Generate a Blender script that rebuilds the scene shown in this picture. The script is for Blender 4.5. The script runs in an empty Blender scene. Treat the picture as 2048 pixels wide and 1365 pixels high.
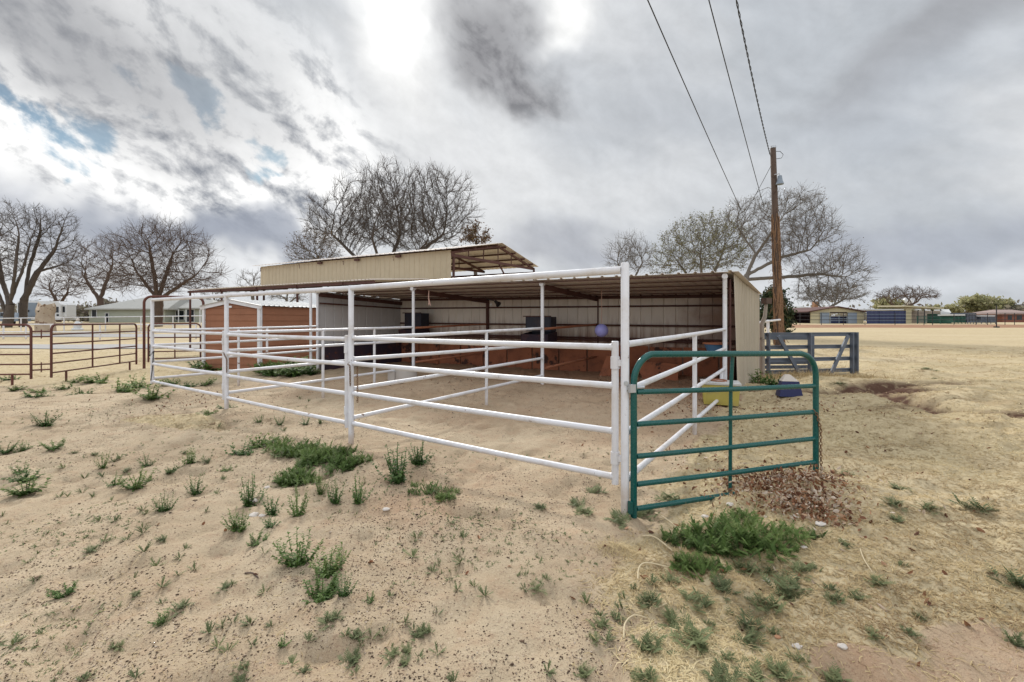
import bpy, math, random
import numpy as np
from mathutils import Vector, Matrix
random.seed(7); rng = np.random.default_rng(7)
C = bpy.context.scene.collection
F, HZ, EYE = 890.0, 642.0, 1.6          # focal length / horizon in photograph pixels, eye height in metres

def P(px, py, d): return Vector(((px-1024)*d/F, d, EYE+(HZ-py)*d/F))
V3 = Vector
def lerp(a, b, t): return a+(b-a)*t
def sstep(a, b, x):
    t = np.clip((x-a)/(b-a), 0, 1); return t*t*(3-2*t)

# ------------------------------------------------------------------ noise and terrain
def _hash(ix, iy, seed):
    n = (ix.astype(np.int64)*374761393 + iy.astype(np.int64)*668265263 + seed*1442695041) & 0xffffffff
    n = ((n ^ (n >> 13))*1274126177) & 0xffffffff
    n = ((n ^ (n >> 16))*2246822519) & 0xffffffff
    return ((n ^ (n >> 15)) & 0xffff)/65535.0
def vnoise(x, y, seed=0):
    ix = np.floor(x); iy = np.floor(y); fx = x-ix; fy = y-iy
    fx = fx*fx*(3-2*fx); fy = fy*fy*(3-2*fy)
    a = _hash(ix, iy, seed); b = _hash(ix+1, iy, seed); c = _hash(ix, iy+1, seed); d = _hash(ix+1, iy+1, seed)
    return (a*(1-fx)+b*fx)*(1-fy)+(c*(1-fx)+d*fx)*fy
def fbm(x, y, f, octv=4, seed=0):
    s = 0; a = .5; t = 0
    for i in range(octv):
        s = s+a*vnoise(x*f+17.3*i, y*f-9.1*i, seed+i); t += a; a *= .5; f *= 2.03
    return s/t-.5
BUMPS = [  # x, y, radius x, radius y, height, heading
    (7.9, 7.5, .9, .45, .17, -.25), (8.3, 8.9, 1.0, .3, .10, .1), (5.6, 7.6, .9, .35, .15, .1),
    (5.1, 6.1, 1.0, .6, .07, -.3), (7.2, 6.4, 1.6, .35, -.08, -.45), (8.7, 11.8, 1.8, .55, .12, 0), (6.2, 10.2, 1.6, .5, .10, -.2),
    (2.75, 4.0, .55, .32, .10, .15), (3.4, 3.7, .5, .3, .05, 0), (1.5, 2.95, .5, .3, .05, .3), (-1.6, 5.1, 1.1, .45, .06, -.3), (-1.1, 3.5, .7, .8, .05, 0),
    (-5.2, 7.3, 1.3, .45, .06, .3), (12.3, 21, 3.5, 2, .25, 0), (-8, 9.3, 1.2, .5, .06, 0), (.932, 3.67, .13, .11, .035, 0), (-2.05, 5.67, .14, .12, .04, 0), (-4.87, 7.59, .16, .14, .05, 0), (2.44, 5.93, .12, .12, .03, 0), (2.3, 2.3, .8, .5, .03, 0), (4.3, 3.4, 1.4, .6, .05, -.2)]
RUTS = [[(4.7, 8.6), (5.5, 8.65), (6.2, 8.7), (6.9, 8.95), (7.8, 9.3), (9.4, 9.5)], [(6.9, 8.95), (6.95, 8.1), (6.6, 7.3), (6.75, 6.6), (7.4, 6.1)], [(7.2, 9.05), (8.0, 8.4), (8.8, 8.1)]]
def rutdist(x, y):
    dm = np.full(np.shape(x), 9.); x = np.asarray(x)+.35*fbm(np.asarray(x), np.asarray(y), 1.9, 3, 401); y = np.asarray(y)+.3*fbm(np.asarray(x), np.asarray(y), 2.3, 3, 411)
    for pl in RUTS:
        for (ax, ay), (bx_, by_) in zip(pl[:-1], pl[1:]):
            t = np.clip(((x-ax)*(bx_-ax)+(y-ay)*(by_-ay))/((bx_-ax)**2+(by_-ay)**2), 0, 1); dm = np.minimum(dm, np.hypot(x-ax-t*(bx_-ax), y-ay-t*(by_-ay)))
    return dm
def H(x, y, detail=True):
    x = np.asarray(x, float); y = np.asarray(y, float)
    zr = np.interp(y, [0, 14, 30, 73, 76, 95, 160, 600], [0, 0, .2, .45, .85, 1.07, 1.4, 1.5])
    zl = np.interp(y, [0, 33, 50, 78, 130, 600], [0, 0, .46, 1.3, 1.45, 1.5])
    t = sstep(-.45, .2, x/np.maximum(y, 6))
    z = zl*(1-t)+zr*t
    s = (x-.932)*.563+(y-3.67)*.827
    z = z+.2*sstep(.9, 5, s)*sstep(-10, -7, x)*(1-sstep(14, 30, y))
    for bx, by, rx, ry, h, a in BUMPS:
        dx = x-bx; dy = y-by; ca, sa = math.cos(a), math.sin(a)
        z = z+h*np.exp(-((dx*ca+dy*sa)/rx)**2-((-dx*sa+dy*ca)/ry)**2)
    if detail:
        near = 1-sstep(14, 30, np.abs(y))
        z = z+near*(.07*fbm(x, y, .9, 3, 3)+.055*fbm(x, y, 3.1, 3, 11)+.034*fbm(x, y, 8.5, 2, 23))
        z = z-near*.040*sstep(.66, .84, vnoise(x*4.6+3, y*4.6, 131))-near*.022*sstep(.72, .88, vnoise(x*8.3+1, y*8.3, 137))*(1-sstep(7, 10, y))
        rd_ = rutdist(x, y); z = z-.17*np.exp(-(rd_/.22)**2)+.10*np.exp(-((rd_-.55)/.28)**2)
        gr_ = sstep(-.3, .6, x-np.where(y < 3.67, .42+.36*(y-1.6), 1.2+.665*(y-3.67)))*(1-sstep(16, 40, y))
        z = z+gr_*(.12*(1+1.2*sstep(4.5, 7, y))*fbm(x, y*1.5, .85, 3, 201)+.05*fbm(x, y, 4.2, 2, 211))
        z = z+(1-near)*.12*fbm(x, y, .12, 2, 5)
    return z
def hz(x, y): return float(H(np.array([x]), np.array([y]))[0])
def G(px, py):
    """point where the sight line through a photograph pixel meets the ground"""
    k = (py-HZ)/F; d = EYE/k
    for _ in range(16):
        z = hz((px-1024)*d/F, d); d = .5*d+.5*(EYE-z)/k
    x = (px-1024)*d/F
    return Vector((x, d, hz(x, d)))
def mask_grass(x, y):
    n = fbm(x, y, 1.3, 4, 41)
    edge = np.where(y < 3.67, .42+.36*(y-1.6), 1.2+.665*(y-3.67))
    right = sstep(-.22, .32, x-edge+n*1.3)
    right = np.where(y > 8.1, sstep(-.2, .3, x-4.1-.757*np.clip(y-8.1, 0, 3)+n), right)
    left = sstep(9.2, 13.5, y-.12*(x+8)+n*5)*sstep(-6.0, -8.4, x+n*2)*.85
    far = sstep(15, 17, y)
    patch = np.exp(-(((x+5.4)*.93+(y-7.1)*-.36)/1.25)**2-(((x+5.4)*.36+(y-7.1)*.93)/.42)**2)*.9
    m = np.maximum(np.maximum(right, left), np.maximum(far, sstep(.25, .6, patch+n*.5)))
    for bx, by, r in ((1.62, 2.0, .22), (2.32, 2.06, .24)):
        m = m*(1-.95*sstep(1.25, .75, np.hypot((x-bx)/1.5, y-by)/r+n*.9))
    m = m*(1-sstep(72, 73.5, y)*(1-sstep(80, 84, y))*sstep(8, 16, x))
    return np.clip(m, 0, 1)
def mask_red(x, y):
    s = (x-.932)*.563+(y-3.67)*.827
    inn = .32*sstep(1.2, 3., s+fbm(x, y, 1.6, 3, 78)*2.5)*sstep(-7, -6, x)*(1-sstep(.2, .7, x-.932-.665*(y-3.67)))*(1-sstep(11, 13, y))+.8*sstep(4.2, 6.2, s+fbm(x, y, 1.1, 3, 77)*1.5)*sstep(-7, -6, x)*(1-sstep(3.6, 4.6, x-.665*(y-8)))*(1-sstep(14.5, 16.5, y))
    berm = 1.3*sstep(72, 73.5, y)*(1-sstep(80, 84, y))*sstep(10, 20, x)
    pile = np.exp(-(((x-2.7)/.8)**2+((y-4)/.5)**2))
    mid = sstep(-.12, .16, fbm(x, y, .8, 4, 91))*.5*(1-sstep(9, 12, y))*np.exp(-((x+.75)/1.1)**2-((y-3.5)/1.5)**2)
    bare = sum(.38*sstep(1.3, .8, np.hypot((x-bx)/1.5, y-by)/r) for bx, by, r in ((1.62, 2.0, .22), (2.32, 2.06, .24))); return np.clip(inn+berm+pile*.6+mid+bare, 0, 1)
def mask_dark(x, y):
    n = fbm(x, y, 1.7, 3, 55)
    rd_ = rutdist(x, y); return np.clip(1.6*np.exp(-(rd_/.30)**2)*sstep(-.38, -.02, n)+.6*np.exp(-((x-7.3)/1.6)**2-((y-6.5+.45*(x-7.2)+n*.4)/.16)**2), 0, 1)

# ------------------------------------------------------------------ mesh helpers
class MB:
    def __init__(s): s.v = []; s.f = []; s.t = []
    def add(s, vs, fs, tint=.5):
        o = len(s.v); s.v += [tuple(v) for v in vs]; s.f += [tuple(i+o for i in f) for f in fs]; s.t += [tint]*len(vs); return s
    def hexa(s, p):  # 8 corners: bottom ring then top ring
        return s.add(p, [(3, 2, 1, 0), (4, 5, 6, 7), (0, 1, 5, 4), (1, 2, 6, 5), (2, 3, 7, 6), (3, 0, 4, 7)])
    def box(s, c, size, u=(1, 0)):
        ux = Vector((u[0], u[1], 0)).normalized(); uy = Vector((-ux.y, ux.x, 0)); c = Vector(c); a, b, h = size[0]/2, size[1]/2, size[2]/2
        return s.hexa([c+ux*i*a+uy*j*b+Vector((0, 0, k*h)) for k in (-1, 1) for i, j in ((-1, -1), (1, -1), (1, 1), (-1, 1))])
    def beam(s, a, b, w, h, up=(0, 0, 1)):
        a, b = Vector(a), Vector(b); d = (b-a).normalized(); sd = d.cross(Vector(up))
        if sd.length < 1e-4: sd = Vector((1, 0, 0))
        sd.normalize(); u = sd.cross(d); o = [(-1, -1), (1, -1), (1, 1), (-1, 1)]
        return s.hexa([q+sd*i*w/2+u*j*h/2 for q in (a, b) for i, j in o])
    def tube(s, pts, r, n=10, caps=True, tint=.5):
        pts = [Vector(p) for p in pts]; R = r if isinstance(r, (list, tuple)) else [r]*len(pts); m = len(pts)
        vs = []; prev = None
        for i, p in enumerate(pts):
            t = (pts[min(i+1, m-1)]-pts[max(i-1, 0)]).normalized()
            if prev is None:
                a = Vector((0, 0, 1)) if abs(t.z) < .9 else Vector((1, 0, 0)); sd = t.cross(a).normalized()
            else:
                sd = (prev-t*prev.dot(t)).normalized()
            prev = sd; u = t.cross(sd)
            vs += [p+(sd*math.cos(2*math.pi*k/n)+u*math.sin(2*math.pi*k/n))*R[i] for k in range(n)]
        fs = [(i*n+k, i*n+(k+1) % n, (i+1)*n+(k+1) % n, (i+1)*n+k) for i in range(m-1) for k in range(n)]
        if caps: fs += [tuple(range(n-1, -1, -1)), tuple((m-1)*n+k for k in range(n))]
        return s.add(vs, fs, tint)
    def lathe(s, c, prof, n=20):
        c = Vector(c); vs = [c+Vector((r*math.cos(2*math.pi*k/n), r*math.sin(2*math.pi*k/n), z)) for r, z in prof for k in range(n)]
        m = len(prof); fs = [(i*n+k, i*n+(k+1) % n, (i+1)*n+(k+1) % n, (i+1)*n+k) for i in range(m-1) for k in range(n)]
        fs += [tuple(range(n-1, -1, -1)), tuple((m-1)*n+k for k in range(n))]
        return s.add(vs, fs)
    def ribbed(s, o, u, L, z0a, z0b, z1a, z1b, nrm, pitch=.3, rib=.02, rw=.05, th=.004):
        """vertical ribbed sheet: along u for L, bottoms z0a..z0b, tops z1a..z1b"""
        o = Vector(o); u = Vector(u).normalized(); nrm = Vector(nrm).normalized(); pr = []; x = 0
        while x < L:
            pr += [(x, 0), (min(x+pitch-rw, L), 0)]
            if x+pitch-rw < L: pr += [(min(x+pitch-rw*.75, L), rib), (min(x+pitch-rw*.25, L), rib)]
            x += pitch
        pr.append((L, 0)); vs = []
        for x, y in pr:
            t = x/L; q = o+u*x+nrm*y
            vs += [Vector((q.x, q.y, lerp(z0a, z0b, t))), Vector((q.x, q.y, lerp(z1a, z1b, t)))]
        m = len(pr); vs2 = [v-nrm*th for v in vs]
        fs = [(2*i, 2*i+2, 2*i+3, 2*i+1) for i in range(m-1)]; k = 2*m
        fs2 = [(k+2*i+1, k+2*i+3, k+2*i+2, k+2*i) for i in range(m-1)]
        ed = [(2*i+1, 2*i+3, k+2*i+3, k+2*i+1) for i in range(m-1)]+[(2*i, k+2*i, k+2*i+2, 2*i+2) for i in range(m-1)]+[(0, 1, k+1, k), (2*m-2, k+2*m-2, k+2*m-1, 2*m-1)]
        return s.add(vs+vs2, fs+fs2+ed)
    def ribroof(s, a, b, c, d, pitch=.3, rib=.03, rw=.07, th=.005):
        """roof sheet, eave a->b, ridge d->c, ribs running eave to ridge"""
        a, b, c, d = map(Vector, (a, b, c, d)); nrm = (b-a).cross(d-a).normalized()
        if nrm.z < 0: nrm = -nrm
        L = (b-a).length; pr = []; x = 0
        while x < L:
            pr += [(x, 0), (min(x+pitch-rw, L), 0)]
            if x+pitch-rw < L: pr += [(min(x+pitch-rw*.75, L), rib), (min(x+pitch-rw*.25, L), rib)]
            x += pitch
        pr.append((L, 0)); vs = []
        for x, y in pr: vs += [a.lerp(b, x/L)+nrm*y, d.lerp(c, x/L)+nrm*y]
        m = len(pr); k = 2*m; vs2 = [v-nrm*th for v in vs]
        fs = [(2*i, 2*i+2, 2*i+3, 2*i+1) for i in range(m-1)]+[(k+2*i+1, k+2*i+3, k+2*i+2, k+2*i) for i in range(m-1)]
        fs += [(2*i+1, 2*i+3, k+2*i+3, k+2*i+1) for i in range(m-1)]+[(2*i, k+2*i, k+2*i+2, 2*i+2) for i in range(m-1)]+[(0, 1, k+1, k), (2*m-2, k+2*m-2, k+2*m-1, 2*m-1)]
        return s.add(vs+vs2, fs)

def mesh_obj(name, verts, faces, mat, tint=None, smooth=True, angle=40):
    me = bpy.data.meshes.new(name); me.from_pydata(verts, [], faces); me.update()
    if smooth: me.shade_smooth(); me.set_sharp_from_angle(angle=math.radians(angle))
    if tint is not None:
        at = me.attributes.new('tint', 'FLOAT', 'POINT'); at.data.foreach_set('value', np.asarray(tint, np.float32))
    me.materials.append(mat); o = bpy.data.objects.new(name, me); C.objects.link(o); return o
def np_obj(name, V, Q, mat, tint=None, smooth=False):
    """big meshes: V (n,3) floats, Q (m,k) faces of k corners"""
    me = bpy.data.meshes.new(name); V = np.ascontiguousarray(V, np.float32); Q = np.ascontiguousarray(Q, np.int32); m, k = Q.shape
    me.vertices.add(len(V)); me.vertices.foreach_set('co', V.ravel())
    me.loops.add(m*k); me.loops.foreach_set('vertex_index', Q.ravel())
    me.polygons.add(m); me.polygons.foreach_set('loop_start', np.arange(0, m*k, k, dtype=np.int32)); me.polygons.foreach_set('loop_total', np.full(m, k, np.int32))
    me.update(calc_edges=True); me.validate()
    if smooth: me.shade_smooth()
    if tint is not None:
        at = me.attributes.new('tint', 'FLOAT', 'POINT'); at.data.foreach_set('value', np.asarray(tint, np.float32))
    me.materials.append(mat); o = bpy.data.objects.new(name, me); C.objects.link(o); return o
def tag(o, label=None, cat=None, group=None, kind=None):
    if label: o['label'] = label
    if cat: o['category'] = cat
    if group: o['group'] = group
    if kind: o['kind'] = kind
    return o
def thing(name, label, cat, loc, group=None):
    o = bpy.data.objects.new(name, None); o.empty_display_size = .2; o.location = loc; C.objects.link(o); return tag(o, label, cat, group)
def part(root, name, mb, mat, label=None, angle=40):
    """one mesh under root (which sits at the top of the tree or is itself a part); mb holds world coordinates"""
    off = Vector(root.location)
    if root.parent: off = off+Vector(root.parent.location)
    o = mesh_obj(name, [tuple(Vector(v)-off) for v in mb.v], mb.f, mat, mb.t, angle=angle); o.parent = root
    if label: o['label'] = label
    return o
def single(name, label, cat, mb, mat, loc, group=None, angle=40):
    loc = Vector(loc); o = mesh_obj(name, [tuple(Vector(v)-loc) for v in mb.v], mb.f, mat, mb.t, angle=angle); o.location = loc
    return tag(o, label, cat, group)

# ------------------------------------------------------------------ materials
class NT:
    def __init__(s, tree): s.t = tree; tree.nodes.clear()
    def n(s, typ, **kw):
        nd = s.t.nodes.new(typ)
        for k, v in kw.items():
            if k.startswith('_'): setattr(nd, k[1:], v)
        return nd
    def link(s, a, b): s.t.links.new(a, b)
    def put(s, sock, v):
        if isinstance(v, bpy.types.NodeSocket): s.link(v, sock)
        elif v is not None:
            if sock.type == 'RGBA' and len(v) == 3: v = (*v, 1)
            sock.default_value = v
    def math(s, op, a, b=None, c=None, clamp=False):
        nd = s.n('ShaderNodeMath', _operation=op, _use_clamp=clamp)
        for i, v in enumerate((a, b, c)):
            if v is not None: s.put(nd.inputs[i], v)
        return nd.outputs[0]
    def vmath(s, op, a, b=None, out=0):
        nd = s.n('ShaderNodeVectorMath', _operation=op); s.put(nd.inputs[0], a)
        if b is not None: s.put(nd.inputs[3 if op == 'SCALE' else 1], b)
        return nd.outputs[out]
    def noise(s, vec, scale, detail=4, rough=.55, dist=0, typ='3D', color=False):
        nd = s.n('ShaderNodeTexNoise', _noise_dimensions=typ); s.put(nd.inputs['Vector'], vec)
        nd.inputs['Scale'].default_value = scale; nd.inputs['Detail'].default_value = detail; nd.inputs['Roughness'].default_value = rough; nd.inputs['Distortion'].default_value = dist
        return nd.outputs[1 if color else 0]
    def rng(s, v, a, b, c=0., d=1., smooth=True):
        nd = s.n('ShaderNodeMapRange', _interpolation_type='SMOOTHSTEP' if smooth else 'LINEAR'); s.put(nd.inputs[0], v)
        for i, q in enumerate((a, b, c, d)): s.put(nd.inputs[i+1], q)
        return nd.outputs[0]
    def mix(s, f, a, b, blend='MIX'):
        nd = s.n('ShaderNodeMix', _data_type='RGBA', _blend_type=blend); s.put(nd.inputs[0], f); s.put(nd.inputs[6], a); s.put(nd.inputs[7], b); return nd.outputs[2]
    def attr(s, name): return s.n('ShaderNodeAttribute', _attribute_name=name).outputs['Fac']
    def bump(s, h, strength=.3, dist=.01):
        nd = s.n('ShaderNodeBump'); nd.inputs['Strength'].default_value = strength; nd.inputs['Distance'].default_value = dist; s.link(h, nd.inputs['Height']); return nd.outputs[0]
    def principled(s, col, rough=.6, metal=0, normal=None, spec=.4):
        p = s.n('ShaderNodeBsdfPrincipled'); s.put(p.inputs['Base Color'], col); s.put(p.inputs['Roughness'], rough); s.put(p.inputs['Metallic'], metal); p.inputs['Specular IOR Level'].default_value = spec
        if normal: s.link(normal, p.inputs['Normal'])
        o = s.n('ShaderNodeOutputMaterial'); s.link(p.outputs[0], o.inputs[0]); return p
def newmat(name):
    m = bpy.data.materials.new(name); m.use_nodes = True; nt = NT(m.node_tree); co = nt.n('ShaderNodeTexCoord').outputs['Object']
    geo = nt.n('ShaderNodeNewGeometry').outputs['Position']; return m, nt, co, geo
def paint(name, col, worn, rough=.5, chips=.68, var=.12, chipscale=9, dirt=None, metal=0, bump=.15, stain=.25, streak=0, foot=None):
    """painted or bare surface with mottling, chips of another colour and fine relief"""
    m, nt, co, geo = newmat(name)
    big = nt.noise(geo, 1.7, 5); fine = nt.noise(geo, 30, 4); ch = nt.noise(geo, chipscale, 6, .65)
    c = nt.mix(nt.math('MULTIPLY', big, 1.0), tuple(x*(1-var) for x in col), tuple(min(1, x*(1+var)) for x in col))
    if dirt is not None: c = nt.mix(nt.rng(nt.noise(geo, 3.3, 6, .65), .45, .8, 0, stain), c, dirt)
    c = nt.mix(nt.rng(ch, chips, chips+.05), c, worn)
    if streak: c = nt.mix(nt.rng(nt.noise(nt.vmath('MULTIPLY', geo, (7., 7., .45)), 1.2, 5, .65), .54, .74, 0, streak), c, worn)
    if foot is not None:
        sp_ = nt.n('ShaderNodeSeparateXYZ'); nt.link(geo, sp_.inputs[0]); c = nt.mix(nt.rng(nt.math('ADD', sp_.outputs[2], nt.math('MULTIPLY', ch, .5)), .62, .22, 0, .75), c, foot)
    nt.principled(c, nt.rng(fine, .2, .8, rough-.1, rough+.12), metal, nt.bump(fine, bump, .004)); return m
M = {}
M['white'] = paint('white_paint', (.64, .64, .67), (.15, .075, .04), .42, .652, .07, 9, (.38, .31, .23), stain=.55, foot=(.40, .30, .21))
M['green'] = paint('green_enamel', (.004, .078, .070), (.35, .40, .38), .24, .715, .12, 11, (.02, .06, .05), bump=.04, stain=.5)
M['rust'] = paint('rusty_pipe', (.105, .038, .028), (.04, .018, .014), .75, .6, .3, 14, (.16, .07, .045))
M['darkrust'] = paint('dark_rusty_steel', (.085, .036, .030), (.03, .015, .012), .75, .6, .25, 14, (.13, .06, .045))
M['grey'] = paint('grey_steel', (.105, .125, .16), (.05, .035, .03), .5, .66, .2, 9, (.19, .20, .22), metal=.3, stain=.5)
M['galv'] = paint('galvanised_steel', (.45, .47, .5), (.2, .15, .1), .4, .75, .15, 12, metal=.6)
M['tan'] = paint('tan_ribbed_sheet', (.43, .375, .29), (.22, .15, .10), .5, .76, .08, 6, (.34, .27, .19), streak=.5, foot=(.34, .22, .14))
M['barntan'] = paint('beige_ribbed_sheet', (.44, .365, .25), (.2, .14, .08), .5, .82, .06, 6, (.33, .26, .165), streak=.35)
M['roofsheet'] = paint('roof_sheet', (.66, .60, .55), (.30, .18, .13), .45, .76, .08, 4, (.45, .32, .25), stain=.4)
M['whitesheet'] = paint('white_roof_sheet', (.52, .52, .51), (.4, .35, .3), .45, .8, .06, 5)
M['brownside'] = paint('brown_lap_siding', (.255, .108, .058), (.13, .06, .035), .75, .66, .22, 4, (.33, .17, .10), bump=.4, streak=.4)
M['navy'] = paint('dark_blue_plastic', (.011, .013, .030), (.06, .04, .04), .5, .68, .25, 9, (.07, .035, .025), stain=.6)
M['darkboard'] = paint('dark_stained_board', (.030, .018, .030), (.10, .035, .02), .8, .6, .35, 4, (.11, .035, .02), stain=.8)
M['redboard'] = paint('red_mud_board', (.28, .098, .048), (.05, .02, .014), .85, .56, .3, 1.9, (.10, .036, .022), stain=.95)
M['redpipe'] = paint('mud_covered_pipe', (.33, .13, .07), (.12, .05, .03), .75, .62, .2, 9, (.2, .08, .05))
M['post'] = paint('old_timber', (.080, .053, .040), (.05, .03, .022), .85, .58, .3, 6, (.16, .10, .07), bump=.6)
M['grey_timber'] = paint('weathered_timber', (.28, .24, .20), (.12, .09, .07), .85, .6, .25, 8, bump=.6)
M['vine'] = paint('dead_vine', (.20, .115, .065), (.10, .055, .03), .9, .55, .35, 20)
M['bark'] = paint('dark_bark', (.085, .068, .057), (.03, .022, .018), .9, .6, .3, 8, bump=.8)
M['barkred'] = paint('brown_bark', (.095, .064, .048), (.035, .022, .016), .9, .6, .3, 8, bump=.8)
M['barkgrey'] = paint('grey_bark', (.135, .116, .098), (.06, .05, .04), .9, .6, .3, 8, bump=.8)
M['wire'] = paint('black_cable', (.012, .012, .013), (.02, .02, .02), .6, .9)
M['chain'] = paint('rusty_chain', (.20, .12, .07), (.35, .33, .30), .5, .6, .3, 40, metal=.7)
M['concrete'] = paint('pale_concrete', (.42, .39, .36), (.2, .15, .12), .85, .68, .12, 6, (.3, .2, .14), bump=.5)
M['yellow'] = paint('yellow_plastic', (.40, .335, .075), (.22, .15, .07), .6, .68, .15, 5, (.30, .22, .12), stain=.7, streak=.4)
M['blue'] = paint('blue_plastic', (.06, .16, .30), (.2, .2, .2), .5, .75, .15, 8, (.15, .14, .14))
M['deepblue'] = paint('deep_blue_plastic', (.012, .016, .075), (.05, .05, .1), .4, .78, .12, 6)
M['purple'] = paint('lavender_rubber', (.27, .27, .60), (.22, .2, .34), .5, .66, .08, 14, (.34, .30, .42), stain=.5)
M['rope'] = paint('frayed_rope', (.55, .36, .30), (.4, .25, .2), .9, .7)
M['black'] = paint('black_pipe', (.025, .024, .026), (.05, .03, .02), .6, .7)
M['pinkroof'] = paint('faded_pink_roof', (.27, .20, .18), (.2, .13, .1), .8, .62, .1, 4)
M['shingle'] = paint('pale_grey_shingle', (.33, .33, .31), (.24, .24, .23), .85, .62, .1, 5, (.26, .25, .24))
M['palewall'] = paint('pale_green_wall', (.34, .36, .30), (.25, .26, .22), .75, .7, .08, 2)
M['cream'] = paint('cream_wall', (.42, .37, .24), (.3, .25, .16), .7, .72, .08, 2)
M['brick'] = paint('red_brick', (.20, .075, .05), (.12, .05, .035), .85, .55, .2, 6)
M['glass'] = paint('dark_glass', (.012, .015, .02), (.02, .02, .03), .12, .9, .2, 3)
M['rv'] = paint('white_fibreglass', (.62, .63, .64), (.4, .4, .4), .4, .8, .05, 3)
M['rvblue'] = paint('blue_grey_panel', (.19, .23, .28), (.3, .33, .36), .5, .75, .08, 3)
M['bluesheet'] = paint('blue_steel_sheet', (.022, .034, .105), (.05, .06, .12), .45, .7, .15, 4)
M['darkgreen'] = paint('dark_green_panel', (.012, .075, .055), (.05, .08, .06), .5, .7, .2, 5)
M['stone'] = paint('pale_stone', (.55, .50, .45), (.3, .25, .2), .8, .62, .15, 20, bump=.6)
M['orangestone'] = paint('orange_stone', (.42, .22, .12), (.3, .15, .1), .8, .62, .15, 20, bump=.6)
M['stump'] = paint('bare_dead_wood', (.38, .30, .22), (.16, .09, .05), .85, .56, .25, 2.5, bump=.8)
M['gravelroad'] = paint('grey_gravel', (.30, .29, .28), (.2, .19, .18), .95, .6, .12, 2)

def backwall_mat(name, base, stainc, zlo, zhi, amt):
    m, nt, co, geo = newmat(name); sep = nt.n('ShaderNodeSeparateXYZ'); nt.link(geo, sep.inputs[0])
    n1 = nt.noise(geo, 2.2, 6, .65); st = nt.vmath('MULTIPLY', geo, (6., 6., .5)); n2 = nt.noise(st, 1.6, 5, .6)
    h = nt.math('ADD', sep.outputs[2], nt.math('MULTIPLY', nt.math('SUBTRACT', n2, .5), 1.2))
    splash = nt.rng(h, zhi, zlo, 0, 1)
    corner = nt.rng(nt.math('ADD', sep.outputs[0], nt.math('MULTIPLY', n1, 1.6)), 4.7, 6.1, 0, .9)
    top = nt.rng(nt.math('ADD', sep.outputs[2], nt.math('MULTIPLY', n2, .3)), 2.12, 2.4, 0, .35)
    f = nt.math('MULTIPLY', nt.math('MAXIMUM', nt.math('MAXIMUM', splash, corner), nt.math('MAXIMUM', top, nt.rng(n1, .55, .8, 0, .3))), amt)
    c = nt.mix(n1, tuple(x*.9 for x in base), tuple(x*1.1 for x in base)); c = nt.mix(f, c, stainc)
    nt.principled(c, .6, 0, nt.bump(n1, .15, .01)); return m
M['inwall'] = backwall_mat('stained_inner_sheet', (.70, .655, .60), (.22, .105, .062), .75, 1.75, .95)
M['inwall_left'] = backwall_mat('grey_inner_sheet', (.48, .465, .465), (.20, .12, .09), .4, 1.0, .5)

def ground_mat():
    m, nt, co, geo = newmat('sandy_ground')
    g, r, dk = nt.attr('grass'), nt.attr('red'), nt.attr('dark')
    n1 = nt.noise(geo, .8, 5, .6); n2 = nt.noise(geo, 6, 6, .65); n3 = nt.noise(geo, 55, 4, .6); n4 = nt.noise(geo, 190, 3, .6)
    sand = nt.mix(nt.rng(n1, .3, .7), (.345, .268, .178), (.445, .362, .252))
    sand = nt.mix(nt.rng(n2, .45, .75, 0, .55), sand, (.335, .225, .145))
    sand = nt.mix(nt.rng(n3, .56, .74, 0, .5), sand, (.54, .44, .34))
    sand = nt.mix(nt.rng(n4, .58, .68, 0, .8), sand, (.19, .125, .085)); sand = nt.mix(nt.rng(nt.noise(geo, 26, 6, .75), .54, .70, 0, .75), sand, (.235, .155, .105)); sand = nt.mix(nt.rng(nt.noise(geo, 75, 3, .6), .60, .68, 0, .7), sand, (.13, .085, .06))
    redc = nt.mix(n2, (.22, .10, .055), (.33, .17, .098)); sand = nt.mix(nt.math('MULTIPLY', r, .75), sand, redc)
    straw = nt.mix(nt.rng(n2, .3, .75), (.36, .287, .175), (.51, .42, .268)); straw = nt.mix(nt.rng(n1, .4, .7, 0, .6), straw, (.45, .375, .225))
    fibre = nt.noise(nt.vmath('MULTIPLY', geo, (30., 75., 30.)), 1., 5, .7); straw = nt.mix(nt.rng(fibre, .5, .72, 0, .55), straw, (.25, .165, .09))
    fib2 = nt.noise(nt.vmath('MULTIPLY', geo, (1.1, 4.5, 1.)), 1., 6, .7); straw = nt.mix(nt.rng(fib2, .52, .70, 0, .55), straw, (.30, .215, .12))
    fib3 = nt.noise(nt.vmath('MULTIPLY', geo, (.06, .35, 1.)), 1., 5, .65); straw = nt.mix(nt.rng(fib3, .45, .7, 0, .5), straw, (.49, .41, .28))
    edge = nt.math('ADD', g, nt.math('MULTIPLY', nt.math('SUBTRACT', n3, .5), .7)); c = nt.mix(nt.rng(edge, .25, .7), sand, straw)
    straw2 = nt.rng(nt.noise(nt.vmath('MULTIPLY', geo, (.8, 1.6, 1.)), 1.3, 6, .7), .52, .68, 0, .5); c = nt.mix(nt.math('MULTIPLY', nt.math('MULTIPLY', straw2, g), nt.rng(n3, .3, .6)), c, (.24, .165, .085)); c = nt.mix(nt.math('MULTIPLY', nt.math('MINIMUM', nt.math('MULTIPLY', dk, 1.5), 1.), nt.rng(n2, .2, .5)), c, (.085, .045, .03))
    c = nt.mix(nt.rng(nt.noise(geo, .9, 7, .75), .66, .72, 0, .6), c, nt.mix(g, c, (.09, .12, .045)))
    hgt = nt.math('ADD', nt.math('MULTIPLY', n3, .6), nt.math('ADD', nt.math('MULTIPLY', n2, 1.2), nt.math('MULTIPLY', n4, .25)))
    nt.principled(c, .95, 0, nt.bump(hgt, .75, .022), .15); return m
M['ground'] = ground_mat()

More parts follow.
